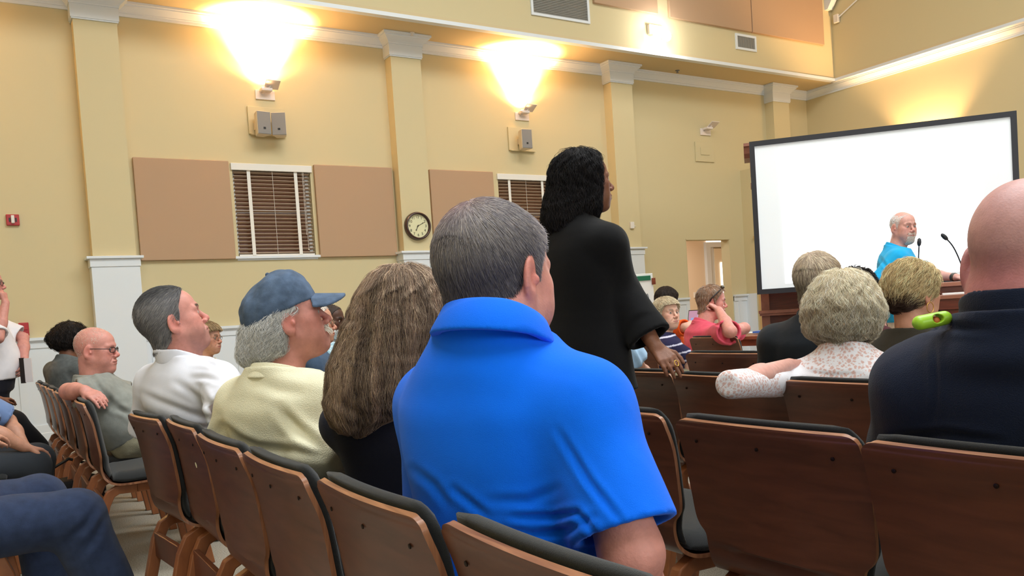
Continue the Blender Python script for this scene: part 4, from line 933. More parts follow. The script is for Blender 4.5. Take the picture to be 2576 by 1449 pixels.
    for nm in ('R', 'L'):
        h, kn, an, toe = legs[nm]; f_ = lambda P: smin(cap(P, V3(an[0], an[1], .045)-(toe-an)*V3(.2, .2, 0), V3(toe[0], toe[1], .035), .040, .036), cap(P, an, V3(an[0], an[1], .05), .038, .042), .02)
        if an[2] < .3: g_ = lambda P: smax(f_(P), -P[..., 2]+.002, .002); a = np.minimum(an, toe)-.09; b = np.maximum(an, toe)+.09; a[2] = -.012; Vq, Fq = nets(g_, a, b, .012); add('shoe', Vq, Fq, o.get('shoe', M_shoe))
    if 'hair' in o: o['hair'](o)
    for e in o.get('extras', []): e(o)
    return o
M_trdark = cloth('dark_trousers', (34, 34, 40))
def wp(o, *a): return o['Hc']+o['Rh']@(V3(*a)*o.get('s', 1))
# ---------------------------------------------------------------- hair
HG = 1.6
def pal(cols, N, rng, L=None):
    c = np.array([lin(q) for q in cols]); i = rng.integers(0, len(c), N); t = rng.uniform(0, 1, (N, 1)); j = rng.integers(0, len(c), N); return HG*(c[i]*t+c[j]*(1-t))*rng.uniform(.8, 1.2, (N, 1))
def short_hair(cols, n=6000, ln=(.012, .022), t=.007, kind='m', line=None, r=.0007, topless=0, lift=.25, whorl=(-.045, 0, .12), base=None, fwd=0, dens=None, seed=3, back=0, kfac=None, zlow=None, tone=None, wav=0):
    def go(o):
        s = o.get('s', 1); Hc, Rh = o['Hc'], o['Rh']; rng = np.random.default_rng(seed); hl = line or (lambda x: hairline(x, 'm'))
        def fl(L): 
            La = L.copy(); La[..., 1] = np.abs(La[..., 1]); tt = t if not kfac else t*kfac(L); core = head_core(La, o); nkz = (L[..., 0] < .0)
            core = smin(core, cap(La, (-.022+o.get('nkx', 0), 0, -.055), (-.030+o.get('nkx', 0), 0, -.13), (.058+o.get('fat', 0)*.006)*o.get('nk', 1.)-.002, (.058+o.get('fat', 0)*.006)*o.get('nk', 1.)-.004), .03) if o.get('napehair', True) else core
            q = smax(core-tt, (hl(L[..., 0])-L[..., 2])*.8, .006)
            if topless: q = smax(q, -ell(L, (.015, 0, .14), (topless, topless*.8, .06)), .01)
            return q
        f = lambda P: fl(((P-Hc)@Rh)/s)*s
        c = Hc; V, Fc = nets(f, c-.15*s, c+.15*s, max(.0035, o.get('hh', .0035)))
        if not len(V): return
        bc = HG*np.array(lin(base or cols[0])); C = np.tile(bc, (len(V), 1))
        L = ((V-Hc)@Rh)/s
        if tone is not None: C = tone(C, L)
        idx = rng.integers(0, len(V), n); R0 = V[idx]+rng.normal(0, .0012, (n, 3))*s; nn = grad(f, R0, .002); wl = Hc+Rh@(np.array(whorl)*s)
        def flow(P, k):
            g = P-wl; g = g/(np.linalg.norm(g, axis=1, keepdims=True)+1e-6); g = g+Rh[:, 0]*fwd+np.array([0, 0, -.35]); n_ = grad(f, P, .003); g = g-n_*(g*n_).sum(1, keepdims=True); g = g/(np.linalg.norm(g, axis=1, keepdims=True)+1e-6); return g+n_*lift
        Ls = rng.uniform(ln[0], ln[1], n)*s; P = grow(f, R0-nn*.001, flow(R0, 0)+rng.normal(0, .12, (n, 3)), Ls, 4 if not wav else 7, flow, lift=.6, clear=(.0, .002), seed=seed, wav=wav, wfreq=90)
        cc = np.minimum(pal(cols, n, rng), .88)
        if tone is not None: cc = tone(cc, ((R0-Hc)@Rh)/s)
        Vs, Fs, Cs = strand_mesh(P, r*s, r*s*.4, cc)
        Vall = np.concatenate([V, Vs]); Fall = np.concatenate([Fc, Fs+len(V)]); o['add']('hair', Vall, Fall, M_hair, col=np.concatenate([C, Cs]))
    return go
def volume_hair(prims, cols, n=5000, ln=(.05, .14), r=.0009, base=None, wav=.25, wfreq=60, K=12, flowf=None, cut=None, seed=5, clear=(.0, .006), tone=None, h=None, bump=0, lift=.05, name='hair'):
    """prims in head space: ('e', centre, radii, rot, -, k) or ('c', a, b, ra, rb, k)"""
    def go(o):
        s = o.get('s', 1); Hc, Rh = o['Hc'], o['Rh']; rng = np.random.default_rng(seed)
        def fl(L):
            d = None
            for q in prims:
                v = ell(L, q[1], q[2], q[3]) if q[0] == 'e' else cap(L, q[1], q[2], q[3], q[4]); d = v if d is None else smin(d, v, q[-1])
            if cut: d = cut(L, d)
            if bump: d = d+bump*np.sin(L[..., 0]*90+3*np.sin(L[..., 2]*40))*np.sin(L[..., 1]*80+2*np.sin(L[..., 2]*55+1))
            return d
        f = lambda P: fl(((P-Hc)@Rh)/s)*s
        lo = np.array([1e9]*3); hi = -lo
        for q in prims:
            for c in ([q[1]] if q[0] == 'e' else [q[1], q[2]]):
                rr = max(q[2]) if q[0] == 'e' else max(q[3], q[4]); w = wp(o, *c); lo = np.minimum(lo, w-rr-.02); hi = np.maximum(hi, w+rr+.02)
        V, Fc = nets(f, lo, hi, h or max(.005, o.get('hh', .0035)*1.2)); C = np.tile(np.minimum(HG*np.array(lin(base or cols[0])), .85), (len(V), 1)); L = ((V-Hc)@Rh)/s
        if tone is not None: C = tone(C, L)
        idx = rng.integers(0, len(V), n); R0 = V[idx]+rng.normal(0, .002, (n, 3)); 
        def dflow(P, k):
            L = ((P-Hc)@Rh)/s
            g = flowf(L) if flowf else None
            g = (g@Rh.T) if g is not None else np.tile([0, 0, -1.], (len(P), 1)); n_ = grad(f, P, .003); g = g-n_*(g*n_).sum(1, keepdims=True); g = g/(np.linalg.norm(g, axis=1, keepdims=True)+1e-6); return g
        P = grow(f, R0, dflow(R0, 0), rng.uniform(ln[0], ln[1], n)*s, K, dflow, lift=lift, clear=clear, wav=wav, wfreq=wfreq, seed=seed); cc = np.minimum(pal(cols, n, rng), .88)
        if tone is not None: cc = tone(cc, ((R0-Hc)@Rh)/s)
        Vs, Fs, Cs = strand_mesh(P, r, r*.4, cc); Vall = np.concatenate([V, Vs]); Fall = np.concatenate([Fc, Fs+len(V)]); ho = o['add'](name, Vall, Fall, M_hair, col=np.concatenate([C, Cs])); o['hairobj'] = ho
    return go
def streak(a=.55, f=19, ph=0, lo=.62):
    def go(C, L):
        ang = np.arctan2(L[:, 1], -L[:, 0]-.02+.0*L[:, 2]); z = L[:, 2]; q = .5+.5*np.sin(ang*f+ph+2.2*np.sin(ang*5+1)+6*z); q2 = .5+.5*np.sin(ang*f*2.3+1+4*z); w = (.6*q+.4*q2)[:, None]; return C*(lo+a*2*w**1.5)
    return go
def both(*fs):
    def go(o):
        for f in fs: f(o)
    return go
def fur(maskf, n, ln, cols, r=.0007, dirf=None, name='beard', seed=9, lift=.5):
    """short hairs rooted on the face where maskf(L) is true"""
    def go(o):
        s = o.get('s', 1); Hc, Rh = o['Hc'], o['Rh']; rng = np.random.default_rng(seed); m = np.argwhere(maskf(o['L1']))[:, 0]
        if not len(m): return
        R0 = o['V1'][rng.choice(m, n)]+rng.normal(0, .0012, (n, 3)); f = o['f_head']
        def flow(P, k):
            L = ((P-Hc)@Rh)/s; g = (dirf(L) if dirf else np.tile([.2, 0, -1.], (len(P), 1)))@Rh.T; n_ = grad(f, P, .003); g = g-n_*(g*n_).sum(1, keepdims=True); g = g/(np.linalg.norm(g, axis=1, keepdims=True)+1e-6); return g+n_*lift
        P = grow(f, R0, flow(R0, 0)+rng.normal(0, .2, (n, 3)), rng.uniform(ln[0], ln[1], n), 4, flow, lift=.8, clear=(0, .003), seed=seed)
        Vs, Fs, Cs = strand_mesh(P, r, r*.5, pal(cols, n, rng)); o['add'](name, Vs, Fs, M_hair, col=Cs)
    return go
def glasses(m=None, r=.0014, w=.021, h=.015, square=True, up=0, fwd=0, temple=True):
    def go(o):
        add, loc = o['add'], o['loc']; mm = m or M_gl; root = empty_child('glasses', o['rootobj']); g = lambda *a: tuple(wp(o, *a)-loc)
        mb = MB()
        for sy in (-1, 1):
            pts = []
            for k in range(17):
                a = 2*math.pi*k/16; cx, cz = math.cos(a), math.sin(a)
                if square: cx = math.copysign(abs(cx)**.55, cx); cz = math.copysign(abs(cz)**.55, cz)
                pts.append(g(.108+fwd-.012*abs(cx*w+.033)/.05, sy*(.033+cx*w), .002+up+cz*h))
            mb.tube(pts, r, 6, caps=False)
            if temple: mb.tube([g(.096+fwd, sy*.056, .006+up), g(.088+fwd, sy*.072, .008+up), g(.0, sy*.082, .012+up), g(-.012, sy*.083, -.004+up)], r, 6)
        mb.tube([g(.107+fwd, -.012, .005+up), g(.114+fwd, 0, .008+up), g(.107+fwd, .012, .005+up)], r, 6)
        mb.out('glasses_frame', mm, root, smooth=True)
    return go
def empty_child(name, parent):
    o = bpy.data.objects.new(name, None); COL.objects.link(o); o.parent = parent; return o
def crease(*p): return list(p)
# ================================================================ the cast
E3 = lambda x, y, d: at(x, y, d)
def lsway(L): return np.stack([L[:, 0]*0-.1, L[:, 1]*2.0, L[:, 0]*0-1], -1)
# --- man in the bright blue polo (nearest)
M_blue_polo = cloth('blue_polo', (2, 106, 242), .25, 900)
greys = [(104, 100, 104), (122, 117, 118), (140, 134, 130), (88, 86, 94)]
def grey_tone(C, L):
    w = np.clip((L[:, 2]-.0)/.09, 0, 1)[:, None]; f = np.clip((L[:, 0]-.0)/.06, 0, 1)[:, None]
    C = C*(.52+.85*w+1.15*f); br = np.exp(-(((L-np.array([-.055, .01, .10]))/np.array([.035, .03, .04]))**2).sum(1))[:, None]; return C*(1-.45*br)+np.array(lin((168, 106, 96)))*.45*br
fb_ = [(9, .0045, [(1560, 1310), (1480, 1210), (1425, 1120), (1400, 1080)]), (8, .006, [(1500, 1345), (1450, 1290), (1390, 1300), (1290, 1300)]), (9, .005, [(1490, 1300), (1430, 1335), (1340, 1345), (1260, 1330)]), (8, .004, [(1520, 1370), (1450, 1390), (1380, 1385)]), (11, .003, [(1400, 1230), (1330, 1260), (1230, 1260)]), (9, .0035, [(1140, 1230), (1190, 1270), (1230, 1300)]), (10, .003, [(1040, 1180), (1090, 1220), (1130, 1275)])]
blue = person(dict(label='grey haired man in a bright blue polo shirt seated with his back to us', px=(1243, 700), d=1.42, th=42, tb=34, pitch=-2, s=1.04, fat=1.2, skin='red', hh=.003, hs=.005, hb=.006, noeyes=True, nk=1.12, nb=(-.045, -.022, -.088), nkx=.016, ear=1.12, lean=4, bw=.93, bd=1.10, belly=.02, slope=1.45, ar=1.12, sw=.176,
    R=(E3(1588, 1390, 1.20), E3(1600, 1600, 1.35)), shL=(.03, .155, -.13), legR=[(.84, 1.20, .59), (1.00, 1.56, .545), (1.02, 1.56, .09), (1.18, 1.60, .035)], legL=[(.80, 1.36, .59), (.90, 1.74, .545), (.92, 1.74, .09), (1.08, 1.78, .035)],
    shirt=dict(mat=M_blue_polo, collar=True, ch=.040, cr=.004, th=.012, loose=.024, fr=.86, cz=.0, wr=.0012, wf=22, hem=.56, folds=fb_),
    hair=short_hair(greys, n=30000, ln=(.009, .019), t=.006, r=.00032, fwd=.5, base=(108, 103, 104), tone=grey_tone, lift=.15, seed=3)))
# --- woman with long streaked hair, navy sleeveless top
M_navy = cloth('navy_top', (18, 20, 36), .2); 
hl = [(132, 110, 94), (108, 90, 78), (158, 140, 118), (84, 70, 62), (140, 122, 106)]
long_prims = [('e', (-.012, 0, .045), (.118, .096, .102), None, 0, .05), ('c', (-.05, .01, .02), (-.10, .06, -.12), .092, .095, .06), ('c', (-.085, .06, -.04), (-.115, .125, -.185), .06, .050, .05), ('c', (-.085, -.03, -.02), (-.11, .0, -.15), .06, .045, .05), ('c', (-.09, .02, -.10), (-.12, .085, -.20), .075, .045, .05), ('c', (.02, -.075, .01), (-.01, -.085, -.09), .032, .025, .04), ('c', (.015, .068, .0), (-.01, .098, -.11), .034, .030, .04)]
person(dict(label='woman with long streaked brown hair and a navy sleeveless top, left of the blue polo', px=(1034, 816), d=2.05, th=28, tb=30, s=.98, skin='pink', hh=.004, hs=.008, noeyes=True, nb=(-.02, .04, -.15), lean=6, bw=.92, slope=1.1,
    L=(at(900, 1120, 2.3), at(960, 1240, 2.4)), R=(at(1045, 1150, 2.02), at(1060, 1250, 2.2)),
    shirt=dict(mat=M_navy, sleeve='none', loose=.01, wr=.0015, hem=.56),
    hair=volume_hair(long_prims, hl, n=24000, ln=(.10, .26), r=.00034, base=(104, 88, 76), tone=streak(.62, 17), wav=.16, wfreq=40, K=18, flowf=lambda L: np.stack([L[:, 0]*1.2-.02, L[:, 1]*2.2, L[:, 0]*0-.35-6*np.maximum(0, .10-L[:, 2])], -1), clear=(-.002, .010), bump=.0035, h=.006)))
# --- man with the blue cap
M_cream = cloth('cream_fleece', (232, 228, 200), .35, 300); whites = [(214, 212, 206), (186, 184, 180), (236, 236, 232), (150, 150, 150)]
def denim_cap(o):
    s = o['s']; Hc, Rh, add = o['Hc'], o['Rh'], o['add']; T = rotm(0, math.radians(6))
    M_cap = cloth('washed_denim', (84, 102, 128), .4, 700, var=.32, vs=34)
    def loc_(P): return (((P-Hc)@Rh)/s)@T
    def crown(L):
        d = ell(L, (-.012, 0, .046), (.114, .092, .088)); d = smin(d, ell(L, (.022, 0, .088), (.068, .076, .060)), .035)
        d = smax(d, -(L[..., 2]-.034+.30*np.clip(-L[..., 0]-.01, 0, .12)), .006); d = smax(d, -ell(L, (-.012, 0, .035), (.103, .083, .085)), .003)
        ang = np.arctan2(L[..., 1], L[..., 0]+.012); return d+.0012*np.exp(-(np.minimum(np.abs(np.sin(ang*3)), 1)/.05)**2)
    f = lambda P: crown(loc_(P))*s
    V, Fc = nets(f, Hc-.2, Hc+.2, .004); V = wrinkle(V, Fc, .0022, 55, 3); Vk = V; co_ = add('cap', V, Fc, M_cap)
    def brim(L):
        L = L@rotm(0, math.radians(-16))
        q = L-np.array([.078, 0, .070]); bend = q[..., 2]+5.6*q[..., 1]**2+.10*q[..., 0]
        d = np.sqrt((q[..., 0]/.098)**2+(q[..., 1]/.082)**2)-1; d = d*.08; d = smax(d, np.abs(bend)-.0052, .003); d = smax(d, -(q[..., 0]+.01), .004); return smax(d, -ell(L, (-.012, 0, .035), (.103, .083, .085)), .003)
    V, Fc = nets(lambda P: brim(loc_(P))*s, Hc-.22, Hc+.22, .0035); add('brim', V, Fc, M_cap, parent=co_)
    V = Vk; mb = MB(); g = lambda *a: tuple(wp(o, *(np.array(a)@T.T))-o['loc']); lv = loc_(V); kk = np.argmax(lv[:, 2]-50*np.abs(lv[:, 1])-20*np.abs(lv[:, 0]+.0)); mb.sphere(tuple(V[kk]-o['loc']), .007, 8, 6); mb.out('cap_button', M_cap, co_, smooth=True)
    mb = MB(); mb.sphere(g(-.118, -.02, .005), (.012, .012, .018), 8, 6); mb.out('cap_strap', cloth('cap_strap_cloth', (30, 34, 48)), co_, smooth=True)
fw_ = [(12, .012, [(810, 1130), (750, 1080), (700, 1030)]), (10, .008, [(812, 1150), (740, 1135), (650, 1125), (570, 1105)]), (10, .007, [(545, 1100), (560, 1075), (600, 1100), (640, 1120)]), (14, .006, [(640, 960), (700, 980), (770, 990)])]
capman = person(dict(label='white haired man in a faded blue denim cap and cream sweatshirt', px=(725, 808), d=2.45, th=87, tb=48, pitch=13, s=1.0, fat=.3, skin='red', hh=.003, hs=.007, nb=(-.045, 0, -.140), lean=8, bw=.98, bd=1.05, brow=(200, 190, 180), slope=1.15, loose=1, iris=(80, 100, 120),
    R=(at(800, 1130, 2.28), at(860, 1200, 2.6)), L=(at(560, 1150, 2.6), at(640, 1200, 2.7)),
    shirt=dict(mat=M_cream, name='sweatshirt', sleeve='long', collar=True, ch=.03, th=.022, loose=.03, wr=.003, wf=16, hem=.50, folds=fw_, cmat=M_cream),
    hair=both(volume_hair([('c', (-.062, -.045, -.01), (-.085, -.045, -.060), .040, .034, .03), ('c', (-.062, .045, -.01), (-.085, .045, -.060), .040, .034, .03), ('c', (-.100, 0, -.01), (-.128, 0, -.060), .042, .036, .03), ('c', (-.038, -.070, .015), (-.052, -.066, -.06), .020, .022, .02), ('c', (.02, -.072, .032), (-.02, -.076, .026), .009, .014, .015)], whites, n=8000, ln=(.04, .10), r=.00045, base=(170, 168, 165), wav=.5, wfreq=55, K=9, flowf=lambda L: np.stack([L[:, 0]*0-.45, L[:, 1]*0, L[:, 0]*0-.8], -1), clear=(-.002, .006)),
        fur(lambda L: (L[:, 0] > .088) & (L[:, 2] < -.040) & (L[:, 2] > -.058) & (np.abs(L[:, 1]) < .030), 500, (.010, .018), [(232, 228, 220), (200, 190, 180)], name='moustache')),
    extras=[denim_cap]))
# --- man in the white polo
M_wpolo = cloth('white_polo', (226, 228, 240), .2, 800)
fp = [(8, .006, [(560, 1050), (500, 1000), (440, 960)]), (8, .0065, [(555, 1060), (480, 1040), (400, 1010), (350, 985)]), (7, .005, [(550, 1075), (480, 1075), (400, 1055), (350, 1030)]), (7, .004, [(545, 1045), (520, 1000), (490, 960)]), (7, .005, [(540, 1095), (470, 1110), (430, 1105)]), (6, .006, [(560, 930), (520, 910), (480, 905)]), (6, .005, [(560, 960), (520, 950), (480, 950)]), (7, .007, [(350, 1060), (400, 1075), (450, 1080)])]
dgs = [(98, 96, 98), (120, 118, 118), (80, 78, 82), (140, 136, 132)]
def tm_white(C, L):
    w = np.clip((L[:, 2]-.085)/.03, 0, 1)[:, None]; return C*(1-.68*w)
person(dict(label='man in a white polo shirt with combed dark grey hair, looking up to the right', px=(433, 810), d=3.1, th=84, tb=52, pitch=17, s=1.06, fat=.9, skin='red', hh=.0032, hs=.007, nb=(.03, -.01, -.132), lean=8, bw=.98, bd=1.1, brow=(60, 44, 40), slope=1.1, ar=1.1, iris=(60, 50, 40), stubble=(150, 110, 100),
    R=(at(590, 1040, 2.75), at(640, 1100, 3.0)), L=(at(380, 1090, 3.3), at(450, 1130, 3.4)),
    shirt=dict(mat=M_wpolo, collar=True, ch=.040, th=.014, loose=.030, fr=.95, wr=.0025, wf=20, hem=.56, folds=fp),
    hair=short_hair(dgs, n=16000, ln=(.016, .030), t=.007, r=.00042, fwd=-.4, base=(100, 98, 100), tone=tm_white, lift=.1, whorl=(.06, 0, .10), line=lambda x: np.interp(x, [-.12, -.06, -.03, -.012, .002, .012, .022, .03, .05, .062, .075, .085], [-.085, -.080, -.055, -.020, .022, -.005, .018, .050, .078, .094, .104, .112]))))
# --- man in the grey polo
def khaki(o): pass
M_gpolo = cloth('grey_polo', (140, 142, 136), .3, 700, var=.12, vs=30); M_khaki = cloth('khaki_shorts', (158, 152, 128), .3, 300, var=.18, vs=20)
pw = at(205, 985, 4.25)
person(dict(label='balding man in glasses and a grey polo, his arm over a chair back', px=(240, 882), d=4.38, th=112, tb=95, pitch=-2, s=1.0, fat=1.1, skin='red', hh=.004, hs=.009, nb=(-.03, 0, -.13), lean=24, belly=.06, hb=.006, bw=1.0, bd=1.0, iris=(80, 90, 100), lips=(170, 100, 90),
    R=(at(172, 985, 4.15), at(212, 982, 4.05)), handR=dict(fwd=at(250, 1000, 4.02)-at(212, 982, 4.05), nrm=V3(-.1, -.3, 1), curl=.35), L=(at(345, 1000, 4.6), at(350, 1060, 4.4)),
    shirt=dict(mat=M_gpolo, collar=True, ch=.035, th=.014, loose=.028, fr=.75, wr=.003, wf=20, folds=[(6, .007, [(230, 950), (270, 1000), (340, 1060)]), (6, .006, [(240, 990), (290, 1030), (350, 1040)]), (6, .006, [(215, 930), (240, 960), (250, 985)])]),
    trousers=dict(mat=M_khaki, name='shorts', shorts=True, loose=.03, wr=.006), extras=[glasses(M_gl, r=.002, w=.022, h=.013)],
    hair=short_hair([(196, 186, 176), (170, 156, 146)], n=2600, ln=(.006, .011), t=-.0012, r=.0006, base=(170, 130, 118))))
# --- dark haired woman beyond him
darks = [(26, 22, 22), (44, 36, 32), (18, 16, 16)]
person(dict(label='dark haired woman in a grey tee bending forward behind the man in grey polo', px=(184, 858), d=6.9, th=50, tb=50, pitch=-25, s=1.12, skin='brown', hh=.005, hs=.011, fine=False, nb=(-.06, 0, -.13), lean=-4, bw=.88,
    shirt=dict(mat=cloth('grey_tee', (98, 102, 102), .3, var=.2, vs=30), th=.012, loose=.02, wr=.003),
    hair=volume_hair([('e', (-.03, 0, .02), (.125, .115, .115), None, 0, .03), ('e', (-.10, .02, -.03), (.07, .09, .06), None, 0, .04)], darks, n=1500, ln=(.06, .12), r=.0015, base=(24, 20, 20), wav=.7, K=8, bump=.006, clear=(-.002, .012))))
# --- woman with short hair and glasses
sb = [(120, 98, 70), (160, 138, 104), (84, 66, 50)]
person(dict(label='short haired woman with thin glasses and a pale yellow blouse by the wainscot', px=(522, 853), d=6.0, th=122, tb=100, s=.92, skin='tan', hh=.005, hs=.011, fem=1, brow=(120, 90, 70), nb=(-.04, 0, -.14), bw=.88, lips=(150, 84, 80),
    shirt=dict(mat=cloth('yellow_blouse', (236, 226, 184), .3), collar=True, th=.014, loose=.02, sleeve='long', wr=.003), extras=[glasses(M_glm, r=.0016, square=False)],
    hair=short_hair(sb, n=2500, ln=(.02, .04), t=.020, r=.0013, fwd=.2, base=(110, 90, 66), line=lambda x: np.interp(x, [-.12, -.05, -.01, .01, .03, .05, .07, .10], [-.07, -.06, -.03, -.02, .01, .045, .06, .07]))))
# --- denim shirt man behind the cap
person(dict(label='older man in glasses and a blue denim shirt behind the brim of the cap', px=(795, 816), d=5.0, th=95, tb=88, s=1.0, skin='tan', hh=.0045, hs=.011, brow=(170, 150, 130), nb=(-.05, 0, -.14), bw=.95, lean=12,
    shirt=dict(mat=cloth('denim_shirt', (70, 88, 112), .4, var=.2, vs=25), collar=True, th=.014, loose=.02, sleeve='short', wr=.004), extras=[glasses(M_glm, r=.0016)],
    hair=short_hair([(170, 160, 150), (140, 130, 122)], n=1200, ln=(.008, .014), t=.004, r=.0012)))
# --- bearded man in plaid
def plaid(V, o):
    q = V@np.array([[1, 0, 0], [.3, 1, 0], [0, 0, 1]]); a = (np.sin(V[:, 2]*260) > .86) | (np.sin(V[:, 0]*230+V[:, 1]*120) > .86); C = np.tile(np.array(lin((150, 186, 200))), (len(V), 1)); C[a] = lin((214, 228, 232)); return C
M_plaid = mat('plaid_shirt', (150, 186, 200), .9, attr=True, spec=.15)
person(dict(label='dark skinned man with a white beard and light blue checked shirt', px=(832, 809), d=6.2, th=118, tb=100, pitch=-4, s=1.02, skin='dark', hh=.0045, hs=.007, brow=(30, 24, 22), nb=(-.05, 0, -.14), bw=1.05, lean=10, lips=(96, 60, 56),
    R=(at(835, 905, 6.0), at(880, 890, 5.9)),
    shirt=dict(mat=M_plaid, collar=True, th=.014, loose=.03, fr=.9, wr=.003, col=plaid),
    hair=both(short_hair([(60, 54, 50), (80, 74, 70)], n=1500, ln=(.004, .007), t=.004, r=.0012, base=(50, 42, 38)),
        fur(lambda L: (L[:, 2] < -.055) & (L[:, 0] > .012) & ((L[:, 2] < -.078) | (np.abs(L[:, 1]) > .024)) & (np.abs(L[:, 1]) < .062), 2200, (.010, .018), [(232, 232, 230), (190, 190, 190)], r=.0012))))
# --- brown hair tuft behind the long haired woman, and the man between her and the blue polo
person(dict(label='person of whom only dark brown hair shows above the long haired woman', px=(953, 752), d=5.75, th=70, tb=70, s=1.0, skin='tan', hh=.006, hs=.013, fine=False, nb=(-.05, 0, -.14), shirt=dict(mat=cloth('brown_shirt', (80, 60, 50)), wr=.003),
    hair=short_hair([(58, 38, 30), (78, 54, 42)], n=1500, ln=(.012, .022), t=.012, r=.0013, base=(52, 36, 28))))
person(dict(label='man with short brown hair glimpsed between the long haired woman and the blue polo', px=(1139, 838), d=4.7, th=60, tb=60, s=1.0, skin='tan', hh=.005, hs=.012, noeyes=True, nb=(-.05, 0, -.14), shirt=dict(mat=cloth('dark_shirt', (40, 36, 40)), wr=.003),
    hair=short_hair([(88, 66, 52), (110, 86, 68)], n=1500, ln=(.006, .012), t=.005, r=.0012, base=(84, 62, 50))))
# --- standing woman in the black suit
M_suit = cloth('black_suit', (11, 11, 14), .15, 600); M_suit2 = cloth('black_suit_skirt', (12, 12, 15), .15, 600)
def suit_extra(P, d, o):
    # flared cuffs and a peplum edge
    for nm in ('R',):
        S, E_, Wr = o['J'][nm]; ax = (Wr-E_)/np.linalg.norm(Wr-E_); a = E_-ax*.02; end = E_+(Wr-E_)*.84; q = cap(P, a, end+ax*.06, .058, .094, (o['Ry'][:, 0]*.8+o['Ry'][:, 1]*.6, .62)); q = smax(q, (P-end)@ax, .004); q = smax(q, -smax(cap(P, a, end+ax*.07, .030, .072, (o['Ry'][:, 0]*.8+o['Ry'][:, 1]*.6, .58)), -((P-end)@ax+.05), .004), .003); d = smin(d, q, .025)
    L = (P-o['N'])@o['Rb']; pe = Loft([(-.66, .01, 0, .222, .165), (-.50, .005, 0, .178, .135), (-.38, 0, 0, .15, .11)], 2.2)(L); return smin(d, pe, .03)
hd_ = at(1700, 905, 3.02)
def rings(o):
    mb = MB(); c = at(1702, 914, 3.0)-o['loc']; mb.tube([tuple(c+V3(.0095*math.cos(a), .004*math.sin(a), .0105*math.sin(a))) for a in np.linspace(0, 6.28, 14)], .0022, 6, caps=False); mb.out('ring', M_gold, o['rootobj'], smooth=True)
Wst = at(1650, 874, 3.08); Est = at(1562, 728, 3.22)
stw = person(dict(label='woman with long black hair standing in a black suit with flared sleeves', px=(1471, 462), d=3.28, th=71, tb=42, pitch=3, s=.98, skin='brown', hh=.0035, hs=.009, hb=.005, fem=1, stand=True, nb=(-.045, 0, -.155), lean=-3, bw=.97, bd=1.0, slope=1.2, brow=(30, 20, 20), lips=(150, 70, 76), iris=(40, 26, 20),
    sw=.155, R=(Est, Wst), handR=dict(fwd=at(1712, 940, 2.98)-Wst, nrm=V3(-.35, -.55, .6), curl=[.35, .3, .35, .4], spread=.12, thumb=1.1, side=-1, s=1.0), L=(at(1400, 740, 3.5), at(1420, 880, 3.4)),
    shirt=dict(mat=M_suit, name='jacket', sleeve='long', th=.016, loose=.020, fr=.55, hem=.7, wr=.0015, extra=suit_extra, vtilt=-30),
    trousers=dict(mat=M_suit2, loose=.035, wr=.002), neckcut=.0,
    hair=volume_hair([('e', (-.012, 0, .045), (.104, .088, .098), None, 0, .03), ('c', (-.045, 0, .02), (-.085, 0, -.14), .090, .100, .05), ('c', (-.07, 0, -.10), (-.095, .02, -.26), .085, .045, .05), ('c', (.0, -.062, .03), (-.02, -.078, -.10), .032, .040, .03), ('c', (-.08, .06, -.05), (-.09, .07, -.20), .045, .035, .04), ('c', (.0, .062, .03), (-.02, .078, -.10), .032, .040, .03)], [(20, 18, 20), (34, 30, 32), (12, 11, 13)], n=9000, ln=(.08, .20), r=.0007, base=(16, 14, 16), wav=.35, wfreq=60, K=14, bump=.004, clear=(-.002, .010), cut=lambda L, d: smax(d, L[..., 0]-.045-.35*np.maximum(0, L[..., 2]-.05), .008)),
    extras=[rings]))
# --- woman in white lace
def lace_col(V, o):
    S = o['J']['L'][0]; C = np.tile(np.array(lin((234, 232, 238))), (len(V), 1)); L = (V-o['N'])@o['Rb']; rng = np.random.default_rng(4)
    yoke = (L[:, 2] > -.075+.5*np.maximum(0, np.abs(L[:, 1])-.05)) | (np.abs(L[:, 1]) > .165)
    pts = V/.0125; cell = np.floor(pts).astype(int); best = np.full(len(V), 9.); sec = np.full(len(V), 9.)
    for dx in (-1, 0, 1):
        for dy in (-1, 0, 1):
            for dz in (-1, 0, 1):
                c = cell+np.array([dx, dy, dz]); h = np.sin(c@np.array([[127.1, 269.5, 113.5], [311.7, 183.3, 271.9], [74.7, 246.1, 124.6]]))*43758.5453; p = c+(h-np.floor(h)); d = np.linalg.norm(pts-p, axis=1); m = d < best; sec = np.where(m, best, np.minimum(sec, d)); best = np.where(m, d, best)
    hole = (sec-best > .22) & (best > .05) & yoke; C[hole] = lin((216, 180, 174)); return C
M_lace = mat('white_lace', (234, 232, 238), .85, attr=True, bump=.3, bscale=420, spec=.15)
wh = [(196, 184, 160), (168, 156, 134), (214, 206, 188), (140, 126, 106)]
Ela = at(1850, 966, 2.52)
